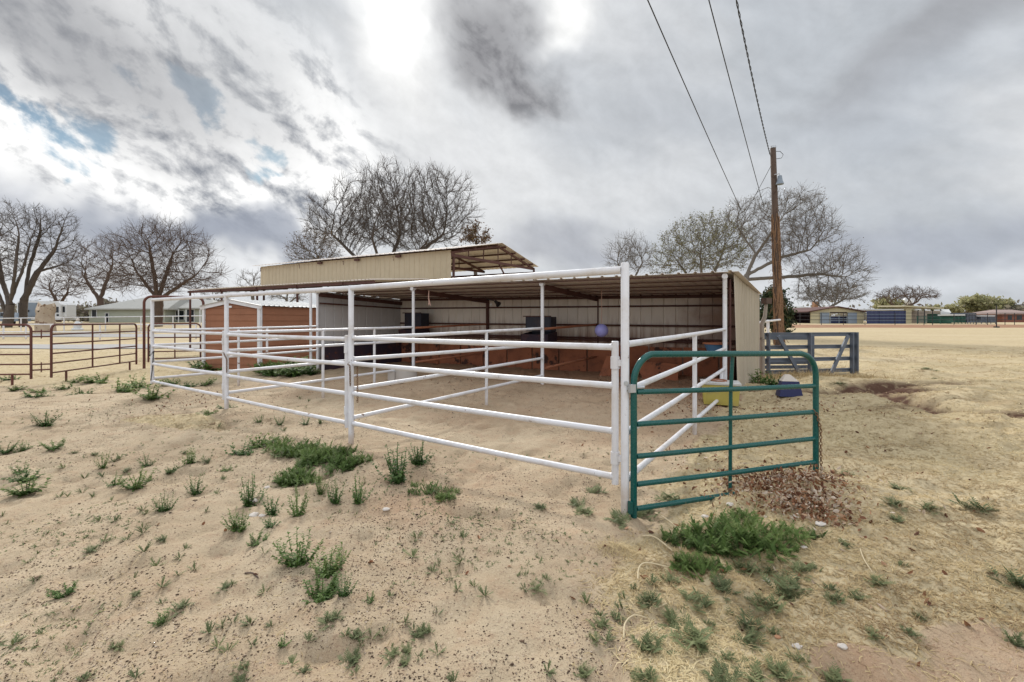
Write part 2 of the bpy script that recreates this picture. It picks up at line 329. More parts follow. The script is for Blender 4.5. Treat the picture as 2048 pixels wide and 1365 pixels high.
def tinted(name, cols, rough=.7, trans=.25, objvar=False):
    """leafy things: colour picked along cols by the per-leaf tint"""
    m, nt, co, geo = newmat(name); t = nt.attr('tint')
    if objvar: t = nt.math('ADD', nt.math('MULTIPLY', t, .55), nt.math('MULTIPLY', nt.n('ShaderNodeObjectInfo').outputs['Random'], .45))
    cr = nt.n('ShaderNodeValToRGB'); nt.link(t, cr.inputs[0]); e = cr.color_ramp.elements
    while len(e) < len(cols): e.new(.5)
    for i, c in enumerate(cols): e[i].position = i/(len(cols)-1); e[i].color = (*c, 1)
    p = nt.n('ShaderNodeBsdfPrincipled'); nt.link(cr.outputs[0], p.inputs['Base Color']); p.inputs['Roughness'].default_value = rough; p.inputs['Specular IOR Level'].default_value = .25
    tr = nt.n('ShaderNodeBsdfTranslucent'); nt.link(cr.outputs[0], tr.inputs[0]); mx = nt.n('ShaderNodeMixShader'); mx.inputs[0].default_value = trans
    nt.link(p.outputs[0], mx.inputs[1]); nt.link(tr.outputs[0], mx.inputs[2]); o = nt.n('ShaderNodeOutputMaterial'); nt.link(mx.outputs[0], o.inputs[0]); return m
M['leaf'] = tinted('bright_weed_leaf', [(.035, .075, .016), (.062, .120, .026), (.105, .165, .040), (.21, .23, .07)], objvar=True)
M['fern'] = tinted('feathery_weed_leaf', [(.038, .070, .018), (.072, .122, .028), (.12, .18, .045), (.20, .24, .085)], objvar=True)
M['sage'] = tinted('grey_green_leaf', [(.080, .100, .046), (.125, .150, .068), (.175, .20, .090), (.25, .25, .125)], objvar=True)
M['juniper'] = tinted('juniper_leaf', [(.012, .022, .010), (.025, .042, .018), (.045, .060, .022), (.07, .075, .03)], trans=.1)
M['olivebud'] = tinted('olive_bud', [(.10, .10, .05), (.16, .16, .08), (.22, .21, .11), (.20, .17, .11)])
M['brownleaf'] = tinted('dry_brown_leaf', [(.075, .035, .02), (.12, .065, .035), (.17, .10, .05), (.13, .11, .05)])
M['farleaf'] = tinted('distant_leaf', [(.24, .24, .12), (.32, .315, .16), (.39, .37, .19), (.30, .26, .17)], trans=.45)
M['farbrush'] = tinted('distant_brush', [(.15, .125, .11), (.19, .16, .13), (.21, .20, .13), (.25, .22, .17)])
M['straw'] = tinted('dry_grass_blade', [(.17, .10, .05), (.38, .28, .145), (.53, .42, .23), (.68, .58, .36)], trans=.2)
M['litter'] = tinted('dead_leaf', [(.10, .042, .024), (.21, .09, .045), (.31, .165, .085), (.46, .35, .25), (.60, .52, .44)], trans=.12)
M['gravel'] = tinted('loose_gravel', [(.045, .028, .02), (.11, .07, .045), (.25, .17, .12), (.5, .42, .34)], trans=0, rough=.9)

# ------------------------------------------------------------------ ground and roads
def graded(lo, hi, step, far_lo, far_hi, g=1.11):
    a = list(np.arange(lo, hi+1e-6, step)); s = step; x = hi
    while x < far_hi: s *= g; x += s; a.append(x)
    s = step; x = lo; b = []
    while x > far_lo: s *= g; x -= s; b.append(x)
    return np.array(b[::-1]+a)
xs = graded(-6.5, 6.5, .042, -700, 700); ys = graded(1.5, 10.5, .042, -80, 900)
ys = np.unique(np.concatenate([ys[(ys < 68) | (ys > 84)], np.arange(68, 84.1, .5)])); XX, YY = np.meshgrid(xs, ys); ZZ = H(XX, YY); nx, ny = len(xs), len(ys)
idx = np.arange(nx*ny).reshape(ny, nx); Q = np.stack([idx[:-1, :-1], idx[:-1, 1:], idx[1:, 1:], idx[1:, :-1]], -1).reshape(-1, 4)
ground = np_obj('ground', np.stack([XX, YY, ZZ], -1).reshape(-1, 3), Q, M['ground'], smooth=True); tag(ground, kind='structure')
for nm, fn in (('grass', mask_grass), ('red', mask_red), ('dark', mask_dark)):
    a = ground.data.attributes.new(nm, 'FLOAT', 'POINT'); a.data.foreach_set('value', fn(XX, YY).astype(np.float32).ravel())
def strip(name, x0, x1, y0, y1, nxx, nyy, slope=0):
    V = []; 
    for j in range(nyy+1):
        for i in range(nxx+1):
            x = lerp(x0, x1, i/nxx); w = .5*math.sin(x*.35+j); y = lerp(y0, y1, j/nyy)+slope*(x-x0)+(w*.4 if j in (0, nyy) else 0); V.append((x, y, float(H(np.array([x]), np.array([y]))[0])+.03))
    Q = [(j*(nxx+1)+i, j*(nxx+1)+i+1, (j+1)*(nxx+1)+i+1, (j+1)*(nxx+1)+i) for j in range(nyy) for i in range(nxx)]
    return tag(mesh_obj(name, V, Q, M['gravelroad']), kind='structure')
strip('road', -75, -10, 25.2, 29.8, 60, 8); strip('driveway', -90, -16, 39, 43.5, 60, 8)

# ------------------------------------------------------------------ the pipe corral
P1, P2, P3, P4 = Vector((.932, 3.67, 0)), Vector((-2.05, 5.67, 0)), Vector((-4.87, 7.59, 0)), Vector((-7.68, 9.5, 0))
A, B, Cc, D = Vector((3.87, 8.09, 0)), Vector((.665, 9.75, 0)), Vector((-2.48, 11.19, 0)), Vector((-5.55, 12.7, 0))
FD = (P4-P1).normalized()
def at(p, z): return Vector((p.x, p.y, z))
cor = thing('corral_frame', 'white pipe corral front with tall posts under one long overhead bar', 'corral', at(P1, 0))
for p, lo, hi, r in ((P1, -.3, 2.08, .034), (P2, -.3, 2.05, .034), (P3, -.3, 2.04, .034), (P4, .26, 2.04, .033)):
    part(cor, 'post', MB().tube([at(p, lo), at(p, hi-.012), at(p, hi)], [r, r, r*.8], 16), M['white'])
part(cor, 'overhead_bar', MB().tube([at(P1, 2.02)+FD*.03, at(P2, 2.015), at(P3, 2.03), at(P4, 2.045)-FD*.03], .033, 14), M['white'])
def pipe_gate(pa, pb, zs, label, sag=0.):
    """pa: hinge side"""
    d = (pb-pa).normalized(); g = thing('pipe_gate', label, 'gate', at(pa, 0)); a = pa+d*.085; b = pb-d*.05
    part(g, 'stile', MB().tube([at(a, zs[-1]-.06), at(a, zs[0]+.045), at(a, zs[0]+.05)], [.029, .029, .024], 14), M['white'])
    for z in (zs[0]-.13, zs[-1]+.16):
        h = MB().tube([at(a, z-.05), at(a, z+.05)], .037, 14); h.beam(at(a, z), at(pa, z), .03, .05); part(g, 'hinge', h, M['white'])
    for k, z in enumerate(zs):
        rb_ = MB().tube([at(a, z), at(a.lerp(b, .33), z-.004-.003*(k % 2)), at(a.lerp(b, .68), z-.005), at(b, z)], .0275, 14)
        for q, sg in ((a, 1), (b, -1)): rb_.tube([at(q, z)+d*sg*(.022), at(q, z)+d*sg*(.030), at(q, z)+d*sg*(.040)], [.031, .033, .029], 12)
        part(g, 'rail', rb_, M['white'])
    return g
pipe_gate(P1, P2, (1.38, 1.057, .677, .297), 'white four rail pipe gate between the two nearest tall posts')
pipe_gate(P2, P3, (1.365, 1.045, .665, .29), 'white four rail pipe gate in the middle bay of the corral front')
pipe_gate(P3, P4, (1.38, 1.06, .68, .31), 'white four rail pipe gate in the farthest bay, ending at the footless corner post')
def pipe_fence(pa, pb, za, zb, posts, label):
    g = thing('pipe_fence', label, 'fence', at(pa, 0))
    d = (pb-pa).normalized()
    for a, b in zip(za, zb):
        u_, w_ = at(pa+d*.03, a), at(pb-d*.02, b); rb_ = MB().tube([u_, u_.lerp(w_, .3)-V3((0, 0, .006)), u_.lerp(w_, .7)-V3((0, 0, .004)), w_], .0275, 14)
        for q, sg in ((u_, 1), (w_, -1)): rb_.tube([q+d*sg*.008, q+d*sg*.016, q+d*sg*.026], [.031, .033, .029], 12)
        part(g, 'rail', rb_, M['white'])
    for t, lo, hi in posts:
        q = pa.lerp(pb, t); nrm = Vector((-d.y, d.x, 0)); q = q-nrm*.0
        top = lerp(za[0], zb[0], t) if hi is None else hi; bot = hz(q.x, q.y)-.3 if lo is None else lo
        part(g, 'post', MB().tube([at(q, bot), at(q, top-.02)], .0285, 14), M['white'])
    return g
pipe_fence(P1, A, (1.405, 1.02, .675, .285), (1.445, 1.10, .735, .27), ((.512, None, None), (.93, None, .72)), 'white four rail side fence running from the nearest post back to the tan shed wall')
pipe_fence(P2, B, (1.375, 1.11, .73, .36), (1.435, 1.075, .78, .40), ((.585, None, None),), 'white four rail divider running from the second tall post to the shed')
pipe_fence(P3, Cc, (1.40, 1.09, .73, .37), (1.44, 1.10, .77, .42), ((.42, None, None), (.72, None, None)), 'white four rail divider running from the third tall post to the shed')
pipe_fence(P4, D, (1.40, 1.08, .72, .37), (1.44, 1.12, .76, .40), ((.45, None, None), (.63, .8, None)), 'white four rail outer fence on the far left, beside the brown storage shed')
def chain(pts, r=.004, ll=.032):
    mb = MB(); pts = [Vector(p) for p in pts]; k = 0
    for a, b in zip(pts[:-1], pts[1:]):
        L = (b-a).length; n = max(1, int(L/(ll*.78))); d = (b-a).normalized(); s1 = d.cross(Vector((.3, 1, .2))).normalized(); s2 = d.cross(s1)
        for i in range(n):
            c = a.lerp(b, (i+.5)/n); s = s1 if k % 2 else s2; k += 1
            ring = [c+d*math.cos(t)*ll*.5+s*math.sin(t)*ll*.3 for t in np.linspace(0, 2*math.pi, 11)]
            mb.tube(ring, r, 5, caps=False)
    return mb
f2 = at(P2, 0)+V3((.0, -.04, 0))
single('chain', 'short rusty chain looped down the face of the second tall post', 'chain', chain([f2+V3((-.035, 0, 1.06)), f2+V3((.0, -.005, 1.03)), f2+V3((.005, -.005, .78))]), M['chain'], f2)
f2b = P2+V3((.1, -.06, 0))
single('chain', 'rusty chain hanging free beside the second tall post from a gate rail', 'chain', chain([f2b+V3((0, 0, 1.03)), f2b+V3((.004, .0, .57))]), M['chain'], f2b)
f3 = at(P3, 0)+V3((.0, -.04, 0))
single('chain', 'dark chain hanging on the third tall post of the corral', 'chain', chain([f3+V3((-.03, 0, 1.06)), f3+V3((.03, 0, .95)), f3+V3((.03, .0, .72))]), M['chain'], f3)
f4 = at(P4, 0)+V3((.0, -.04, 0))
single('chain', 'thin chain drooping along the footless corner post on the far left', 'chain', chain([f4+V3((-.02, 0, 1.08)), f4+V3((-.03, 0, .85)), f4+V3((.05, .02, .95)), f4+V3((.03, 0, .55)), f4+V3((.0, 0, .33))]), M['wire'], f4)

# ------------------------------------------------------------------ green tube gate
gl, gr = Vector((1.0, 3.655, 0)), Vector((3.045, 4.46, 0)); gd = (gr-gl).normalized()
def gpt(t, z): q = gl.lerp(gr, t); return Vector((q.x, q.y, z))
gg = thing('tube_gate', 'green six rail tube gate hanging open from the nearest white post', 'gate', at(gl, 0))
ztl, ztr = 1.325, 1.272; pth = [gpt(0, -.03), gpt(0, ztl-.24)]
for k in range(1, 8):
    a = math.pi/2*k/8; pth.append(gpt(.10*(1-math.cos(a)), ztl-.24+.24*math.sin(a)))
for t in (.1, .3, .5, .7, .9): pth.append(gpt(t, lerp(ztl, ztr, t)))
for k in range(1, 9):
    a = math.pi/2*k/8; pth.append(gpt(.9+.1*math.sin(a), ztr-.22+.22*math.cos(a)))
pth += [gpt(1, .5), gpt(1, -.06)]
part(gg, 'frame', MB().tube(pth, .027, 16), M['green'], angle=60)
for (yl, yr) in ((785, 772), (849.5, 824), (914, 877), (970, 924), (1019, 962)):
    za = EYE+(HZ-yl)*gl.y/F; zb = EYE+(HZ-yr)*gr.y/F
    part(gg, 'rail', MB().tube([gpt(.012, za), gpt(.5, (za+zb)/2-.004), gpt(.988, zb)], .0225, 14), M['green'])
part(gg, 'stile', MB().tube([gpt(.50, 1.29)+V3((0, .02, 0)), gpt(.492, .95)+V3((0, .03, 0)), gpt(.488, .03)+V3((0, .03, 0))], .016, 12), M['green'])
hb = MB().box(gpt(-.012, 1.05)+V3((0, -.03, 0)), (.055, .03, .065), gd[:2]); hb.tube([gpt(-.03, 1.05), gpt(.045, 1.05)], .016, 10); hb.tube([at(P1, 1.09)+V3((0, -.045, 0)), at(P1, 1.09)], .018, 8)
part(gg, 'hinge', hb, M['galv'])
hb = MB().tube([at(P1, .075), gpt(0, .075)], .013, 8); hb.box(gpt(-.018, .08)+V3((0, -.02, 0)), (.03, .03, .10), gd[:2]); part(gg, 'hinge', hb, M['green'])
cr = gpt(1.0, 0)+V3((.012, -.036, 0))
single('chain', 'weathered latch chain hanging down the free end of the green gate', 'chain', chain([cr+V3((-.06, .0, .72)), cr+V3((-.02, 0, .66)), cr+V3((.012, 0, .52)), cr+V3((.012, .0, .30)), cr+V3((.022, .0, .02))], .0045, .036), M['chain'], cr)

# ------------------------------------------------------------------ livestock shed
U = Vector((.554, .833, 0)); DEP = 3.15
Ab, Bb, Cb, Db = A+U*DEP, B+U*DEP, Cc+U*DEP, D+U*DEP
ZF, ZB = 2.45, 2.27
sh = thing('livestock_shed', 'open fronted ribbed metal livestock shed behind the white corral', 'shed', at(B, .2))
fdir = (A-D).normalized(); inn = Vector((-fdir.y, fdir.x, 0)); inn = inn if inn.y < 0 else -inn
for p in (A, B, Cc, D):
    g0 = hz(p.x, p.y)-.25; mb = MB().tube([at(p, g0), at(p, ZF-.05)], .038, 16); mb.tube([at(p, ZF-.045)+inn*.07, at(p, ZF-.045)-inn*.05], .05, 14); part(sh, 'post', mb, M['white'])
mb = MB().tube([at(D, 0)+V3((-.17, -.05, 0)), at(D, ZF-.05)+V3((-.17, -.05, 0))], .036, 14); part(sh, 'post', mb, M['white'])
bl = Db-fdir*.05; br = Vector((5.83, 10.57, 0)); bd = (br-bl)
part(sh, 'back_wall', MB().ribbed(bl, bd, bd.length, .1, .1, 2.33, 2.2, inn, .29, -.022, .045), M['inwall'])
part(sh, 'left_wall', MB().ribbed(D+V3((-.04, .02, 0)), Db-D, DEP, .1, .1, ZF, 2.33, (-.833, .554, 0), .29, .022, .045), M['inwall_left'])
w0, w1 = Vector((4.0, 8.10, 0)), Vector((5.86, 10.57, 0))
rw = MB().ribbed(w0, w1-w0, (w1-w0).length, .12, .1, 2.46, 2.22, (.8, -.6, 0), .205, .02, .045)
rw.v = [(x+(.10*max(0, 1-z/.9)+.05*math.sin(z*3))*max(0, 1-(Vector((x, y, 0))-w0).length/1.2)*.9, y-.05*max(0, 1-z/.9)*max(0, 1-(Vector((x, y, 0))-w0).length/1.2), z) for x, y, z in rw.v]
part(sh, 'right_wall', rw, M['tan'], label='tan outer side wall, its front bottom edge bent outward')
fr = MB(); fr.beam(at(w0, .2)+V3((-.01, .05, 0)), at(w0, 2.36)+V3((-.01, .05, 0)), .03, .04); part(sh, 'corner_post', fr, M['darkrust'])
ea, eb = at(A+fdir*.22+inn*.12, ZF+.03), at(D-fdir*.12+inn*.12, ZF+.03); rb, ra = at(Db-fdir*.12-inn*.1, ZB+.08), at(br+fdir*.1-inn*.1, ZB-.03)
part(sh, 'roof', MB().ribroof(eb, ea, ra, rb, .29, .028, .07), M['roofsheet'])
for k in range(6):
    t = [.03, .22, .42, .6, .79, .96][k]; a = ea.lerp(ra, t)-V3((0, 0, .055)); b = eb.lerp(rb, t)-V3((0, 0, .055))
    part(sh, 'purlin', MB().beam(a-fdir*.2+V3((0, 0, .014)), b+fdir*.1+V3((0, 0, .026)), .045, .022), M['darkrust'])
for p, q in ((A, Ab), (B, Bb), (Cc, Cb), (D, Db)):
    part(sh, 'rafter', MB().beam(at(p, ZF-.10), at(q, ZB-.08)+V3((0, 0, 0)), .07, .11), M['darkrust'])
for q in (Bb, Cb): part(sh, 'back_post', MB().tube([at(q+inn*.06, 0), at(q+inn*.06, ZB-.06)], .048, 12), M['darkrust'])
for z, w in ((2.02, .05),): 
    part(sh, 'girt', MB().beam(at(bl+inn*.03, z), at(br+inn*.03-fdir*.05, z-.05), .05, .045), M['darkrust'])
    part(sh, 'girt', MB().beam(at(D+U*.05+V3((.03, 0, 0)), 2.1), at(Db+V3((.03, -.03, 0)), z), .05, .045), M['darkrust'])
part(sh, 'closure_strip', MB().beam(at(bl+inn*.0, 2.36), at(br+inn*.0, 2.235), .03, .16), M['darkrust'])
for z in (1.52, 1.17, 1.11): part(sh, 'back_rail', MB().tube([at(bl+inn*.11+fdir*.1, z), at(br+inn*.11-fdir*.15, z-.06)], .026, 10), M['darkrust'])
for p, q in ((B, Bb), (Cc, Cb)):
    for za, zb in ((1.42, 1.50), (.55, .62)): part(sh, 'stall_rail', MB().tube([at(p+U*.06, za), at(q-U*.1, zb)], .028, 10), M['redpipe'])
kb = MB(); n = 13
for i in range(n):
    a = bl.lerp(br, i/n+.002)+inn*.035; b = bl.lerp(br, (i+1)/n-.002)+inn*.035; top = .93+.02*math.sin(i*2.3)
    kb.beam(at(a, .5-.0), at(b, .5), .03+.006*(i % 3), top-.08)
part(sh, 'kick_board', kb, M['redboard'])
kb = MB(); kb.beam(at(D+U*.06+V3((.05, 0, 0)), .55), at(Db-U*.02+V3((.05, 0, 0)), .55), .03, .78); part(sh, 'kick_board', kb, M['darkboard'], label='dark blue black kick board along the left wall')
kb = MB(); kb.beam(at(A+U*.1+V3((.07, .02, 0)), .6), at(br-U*.1-V3((.05, 0, 0)), .6), .03, .9); part(sh, 'kick_board', kb, M['redboard'])
# soil banked against the back and things in the stalls
def feeder(px0, px1, y0, y1, d, label):
    a, b = P(px0, y1, d), P(px1, y0, d); cx = (a.x+b.x)/2; w = b.x-a.x; zl, zt = a.z, b.z; g = thing('hay_feeder', label, 'feeder', (cx, d, zl))
    mb = MB(); dep = .42; u = fdir; v = -inn; c = Vector((cx, d, 0))
    def q(i, j, z): return c+u*i+v*j+V3((0, 0, z))
    hw = w/2; zm = lerp(zl, zt, .42)
    mb.hexa([q(-hw, 0, zm), q(hw, 0, zm), q(hw, .03, zm), q(-hw, .03, zm), q(-hw, 0, zt), q(hw, 0, zt), q(hw, .03, zt), q(-hw, .03, zt)])
    for s in (-1, 1): mb.hexa([q(s*hw-.015, .0, zm), q(s*hw+.015, .0, zm), q(s*hw+.015, dep, zm), q(s*hw-.015, dep, zm), q(s*hw-.015, .0, zt), q(s*hw+.015, .0, zt), q(s*hw+.015, dep, zt), q(s*hw-.015, dep, zt)])
    mb.hexa([q(-hw, dep-.03, zl), q(hw, dep-.03, zl), q(hw, dep, zl), q(-hw, dep, zl), q(-hw, dep-.03, zt), q(hw, dep-.03, zt), q(hw, dep, zt), q(-hw, dep, zt)])
    part(g, 'hopper', mb, M['navy'])
    tr = MB(); k = hw+.02
    tr.hexa([q(-k, -.22, zl), q(k, -.22, zl), q(k, dep, zl), q(-k, dep, zl), q(-k, -.22, zl+.03), q(k, -.22, zl+.03), q(k, dep, zl+.03), q(-k, dep, zl+.03)])
    tr.hexa([q(-k, -.25, zl), q(k, -.25, zl), q(k, -.22, zl), q(-k, -.22, zl), q(-k, -.28, zl+.2), q(k, -.28, zl+.2), q(k, -.25, zl+.2), q(-k, -.25, zl+.2)])
    for s in (-1, 1): tr.hexa([q(s*k-.015, -.25, zl), q(s*k+.015, -.25, zl), q(s*k+.015, dep, zl), q(s*k-.015, dep, zl), q(s*k-.015, -.28, zl+.2), q(s*k+.015, -.28, zl+.2), q(s*k+.015, dep, zl+.26), q(s*k-.015, dep, zl+.26)])
    part(g, 'tray', tr, M['darkboard'])
    rim = MB(); rim.beam(q(-hw-.06, -.03, zt+.012), q(hw+.03, -.03, zt+.012), .05, .025); rim.beam(q(-hw-.06, -.03, zt+.012), q(-hw-.06, dep, zt+.02), .04, .025); part(g, 'rim', rim, M['darkrust'])
    return g
feeder(806, 845, 627, 672, 14.2, 'dark blue wall feeder in the left back corner of the shed')
feeder(1050, 1102, 634, 684, 11.7, 'dark blue wall feeder on the shed back wall behind the second white shed post')
# buckets and tubs
def bucket(c, r0, r1, h, name, label, mat, rimmat, cat='tub'):
    g = thing(name, label, cat, c); part(g, 'body', MB().lathe(c, [(r0*.9, 0), (r0, .01), (r1, h), (r1-.015, h), (r0-.01, .03)], 24), mat)
    part(g, 'rim', MB().lathe(Vector(c)+V3((0, 0, h-.02)), [(r1+.001, 0), (r1+.018, .0), (r1+.018, .035), (r1-.017, .036), (r1-.018, .004)], 24), rimmat); return g
cb = P(1434, 703, 9.3); bucket(cb, .20, .26, .17, 'wall_tub', 'blue tub with a rusty red rim hung in the right shed corner', M['blue'], M['redpipe'])
# white block by the third shed post
cb = G(806, 757)
cbx = P(812, 757, 10.75); cbx.z = hz(cbx.x, cbx.y)-.02
mb = MB(); n = 14
mb.lathe(cbx, [(.25, 0), (.27, .02), (.26, .30), (.255, .34), (.215, .34), (.20, .12)], 18); o = single('mineral_tub', 'pale grey round tub on the sand at the foot of the third shed post', 'tub', mb, M['concrete'], cbx)
cbx2 = P(787, 757, 10.7); cbx2.z = hz(cbx2.x, cbx2.y)-.02; mb = MB().box(cbx2+V3((0, 0, .14)), (.19, .2, .28), (.9, -.3)); mb.box(cbx2+V3((.06, .02, .32)), (.07, .08, .10), (.9, -.3))
single('salt_block', 'small pale block standing left of the grey round tub', 'block', mb, M['concrete'], cbx2)
# yellow trough
yt = P(1440, 806, 7.55); yt.z = hz(yt.x, yt.y); g = thing('feed_trough', 'yellow plastic trough with a pale rim below the shed front corner', 'trough', yt)
def taper_box(c, w0, d0, w1, d1, h, u, wall=.02):
    mb = MB(); ux = Vector((u[0], u[1], 0)).normalized(); uy = Vector((-ux.y, ux.x, 0)); c = Vector(c)
    def r(w, d, z): return [c+ux*i*w/2+uy*j*d/2+V3((0, 0, z)) for i, j in ((-1, -1), (1, -1), (1, 1), (-1, 1))]
    vs = r(w0, d0, 0)+r(w1, d1, h)+r(w1-2*wall, d1-2*wall, h)+r(w0-2*wall, d0-2*wall, wall)
    fs = [(3, 2, 1, 0)]+[(i, (i+1) % 4, 4+(i+1) % 4, 4+i) for i in range(4)]+[(4+i, 4+(i+1) % 4, 8+(i+1) % 4, 8+i) for i in range(4)]+[(8+i, 8+(i+1) % 4, 12+(i+1) % 4, 12+i) for i in range(4)]+[(12, 13, 14, 15)]
    return mb.add(vs, fs)
part(g, 'body', taper_box(yt, .52, .40, .57, .45, .33, (.93, -.36)), M['yellow']); part(g, 'rim', taper_box(yt+V3((0, 0, .335)), .60, .48, .61, .49, .03, (.93, -.36), .035), M['whitesheet'])
cb = yt+V3((.0, .05, .05)); mb = MB().lathe(cb, [(.10, 0), (.11, .01), (.13, .34), (.12, .34), (.1, .05)], 16); single('bucket', 'small red bucket standing inside the yellow trough', 'bucket', mb, M['redpipe'], cb)
# blue mounting block
bb = P(1578, 806, 7.75); bb.z = hz(bb.x, bb.y); g = thing('block_stand', 'deep blue wedge shaped plastic block with a pale top on the dirt', 'block', bb)
part(g, 'body', taper_box(bb, .37, .20, .27, .14, .26, (.97, -.2)), M['deepblue']); mb = MB(); c = bb+V3((0, 0, .262)); ux = V3((.97, -.2, 0)).normalized(); uy = V3((-ux.y, ux.x, 0))
vs = [c+ux*i*.135+uy*j*.07 for i, j in ((-1, -1), (1, -1), (1, 1), (-1, 1))]+[c+ux*i*.04+uy*j*.03+V3((-.03, 0, .11)) for i, j in ((-1, -1), (1, -1), (1, 1), (-1, 1))]; mb.hexa(vs); part(g, 'top', mb, M['stone'])
# hanging ball, rope, bulb
bc = P(1203, 661.5, 10.4); hang = V3((bc.x, bc.y, 2.32)); g = thing('toy_ball', 'lavender horse ball hanging on a string inside the shed', 'ball', bc)
prof = [(.155*math.sin(t), -.155*math.cos(t)) for t in np.linspace(.02, math.pi-.02, 18)]; part(g, 'ball', MB().lathe(bc, prof, 28), M['purple'])
part(g, 'string', MB().tube([bc+V3((0, 0, .15)), bc+V3((.004, 0, .45)), hang], .007, 6), M['rope'])
rp = P(858, 575, 11.2); rp.z = 2.36; mb = MB().tube([rp, rp+V3((-.01, 0, -.18)), rp+V3((.01, 0, -.30))], [.012, .014, .02], 8); mb.tube([rp+V3((.01, 0, -.28)), rp+V3((.035, 0, -.37)), rp+V3((.06, 0, -.38))], [.02, .012, .005], 6); mb.tube([rp+V3((.01, 0, -.28)), rp+V3((-.02, 0, -.38))], [.016, .005], 6)
single('rope', 'frayed pinkish rope end dangling from the shed eave', 'rope', mb, M['rope'], rp)
lp = P(987, 605, 12.5); g = thing('shed_lamp', 'small dark lamp with a white bulb on the shed back post', 'lamp', lp); hd = (lp+V3((.05, -.12, .03)))
part(g, 'arm', MB().tube([lp+V3((-.2, .05, .1)), lp+V3((-.05, -.05, .06)), hd], .012, 6), M['black']); part(g, 'shade', MB().tube([hd, hd+V3((.05, -.03, -.05)), hd+V3((.1, -.07, -.1))], [.04, .05, .085], 12), M['black']); part(g, 'bulb', MB().lathe(lp+V3((-.06, -.12, -.13)), [(.005, 0), (.035, .03), (.04, .06), (.02, .1)], 10), M['rv'])
# reddish slabs and posts leaning in the stalls
for px, yb, d, w, h, lean, lab in ((1222, 752, 11.1, .62, .52, .14, 'mud red board leaning in the stall behind the hanging ball'), (1320, 750, 10.6, .8, .40, -.22, 'mud red board leaning low beside the green gate corner, inside the stall')):
    c = P(px, yb, d); c.z = hz(c.x, c.y)-.03; mb = MB(); u = fdir; vv = -inn
    mb.hexa([c+u*i*w/2+vv*j for j in (0, .05) for i in (-1, 1)][:0] or [c-u*w/2, c+u*w/2, c+u*w/2+vv*.05, c-u*w/2+vv*.05, c-u*(w/2-lean)+vv*.25+V3((0, 0, h)), c+u*w/2+vv*.25+V3((0, 0, h*.92)), c+u*w/2+vv*.3+V3((0, 0, h*.92)), c-u*(w/2-lean)+vv*.3+V3((0, 0, h))])
    single('leaning_board', lab, 'board', mb, M['redboard'], c)

# ------------------------------------------------------------------ tall barn with hanging trusses behind
bA, bB, bR, bL2 = V3((-2.74, 20.0, 0)), V3((-14.8, 26.2, 0)), V3((1.29, 26.2, 0)), None
bd_ = (bB-bA); bL2 = bR+bd_; mid = (bA+bR)/2; mid2 = mid+bd_
barn = thing('hay_barn', 'tall open hay barn with beige side sheeting behind the livestock shed', 'barn', at(bA, .3)); ZE, ZR = 4.78, 5.58
outn = V3((-.457, -.89, 0))
part(barn, 'side_wall', MB().ribbed(bA, bd_, bd_.length, 3.5, 3.5, ZE, ZE, outn, .305, .02, .06), M['barntan'])
ov = -bd_.normalized()*.25; ovn = (bA-bR).normalized()*.3
part(barn, 'roof', MB().ribroof(at(bA+ov+ovn, ZE+.02), at(bB-ov+ovn, ZE+.02), at(mid2-ov, ZR+.05), at(mid+ov, ZR+.05), .3, .03, .08), M['roofsheet'])
part(barn, 'roof', MB().ribroof(at(bR+ov-ovn*.4, ZE+.0), at(bL2-ov-ovn*.4, ZE+.0), at(mid2-ov, ZR+.048), at(mid+ov, ZR+.048), .3, .03, .08), M['roofsheet'])
for k in range(5):
    o = bd_*k/4; tr = MB(); a, b, m_ = at(bA+o, ZE-.12), at(bR+o, ZE-.14), at(mid+o, ZR-.12)
    tr.beam(a, m_, .09, .10); tr.beam(m_, b, .09, .10); tr.beam(a-V3((0, 0, .10)), b-V3((0, 0, .0)), .09, .13)
    for t in (.17, .33, .5, .67, .83):
        q = a.lerp(b, t); top = ZR-.12-(abs(t-.5)*2)*(ZR-ZE); tr.beam(V3((q.x, q.y, q.z)), V3((q.x, q.y, top)), .05, .05)
    tr.beam(a.lerp(b, .5), a.lerp(b, .62)-V3((0, 0, .9)), .06, .06)
    part(barn, 'truss', tr, M['darkrust'])
for k in range(4):
    for s, e in ((bA, mid), (bR, mid)):
        t = (k+.6)/4; q = s.lerp(e, t); z = lerp(ZE, ZR, t)-.05; part(barn, 'purlin', MB().beam(at(q+ov, z), at(q+bd_-ov, z), .05, .09), M['darkrust'])
part(barn, 'far_beam', MB().beam(at(bR, ZE-.5), at(bL2, ZE-.5), .1, .42), M['darkrust'])
for o in (0, .5, 1):
    for s in (bA, bR): q = s+bd_*o-outn*(.2 if s is bA else -.0); part(barn, 'post', MB().tube([at(q, 0), at(q, ZE-.1)], .06, 10), M['darkrust'])
for o in (.22, .42, .62): part(barn, 'vent_bracket', MB().box(at(bA+bd_*o+outn*.10, ZE-.10), (.3, .1, .1), bd_[:2]), M['darkrust'])
le, lf = V3((-5.4, 17.2, 0)), V3((-16.9, 23.2, 0)); la, lb_ = bA+bd_*.2, bB-bd_*.07
part(barn, 'lean_to_roof', MB().ribroof(at(le, 3.2), at(lf, 3.2), at(lf+(V3((1.7, 3.3, 0))), 3.52), at(le+V3((1.7, 3.3, 0)), 3.52), .2, .03, .06), M['roofsheet'])
part(barn, 'lean_to_beam', MB().beam(at(le, 3.11)+V3((.05, .1, 0)), at(lf, 3.11)+V3((.05, .1, 0)), .1, .12), M['darkrust'])
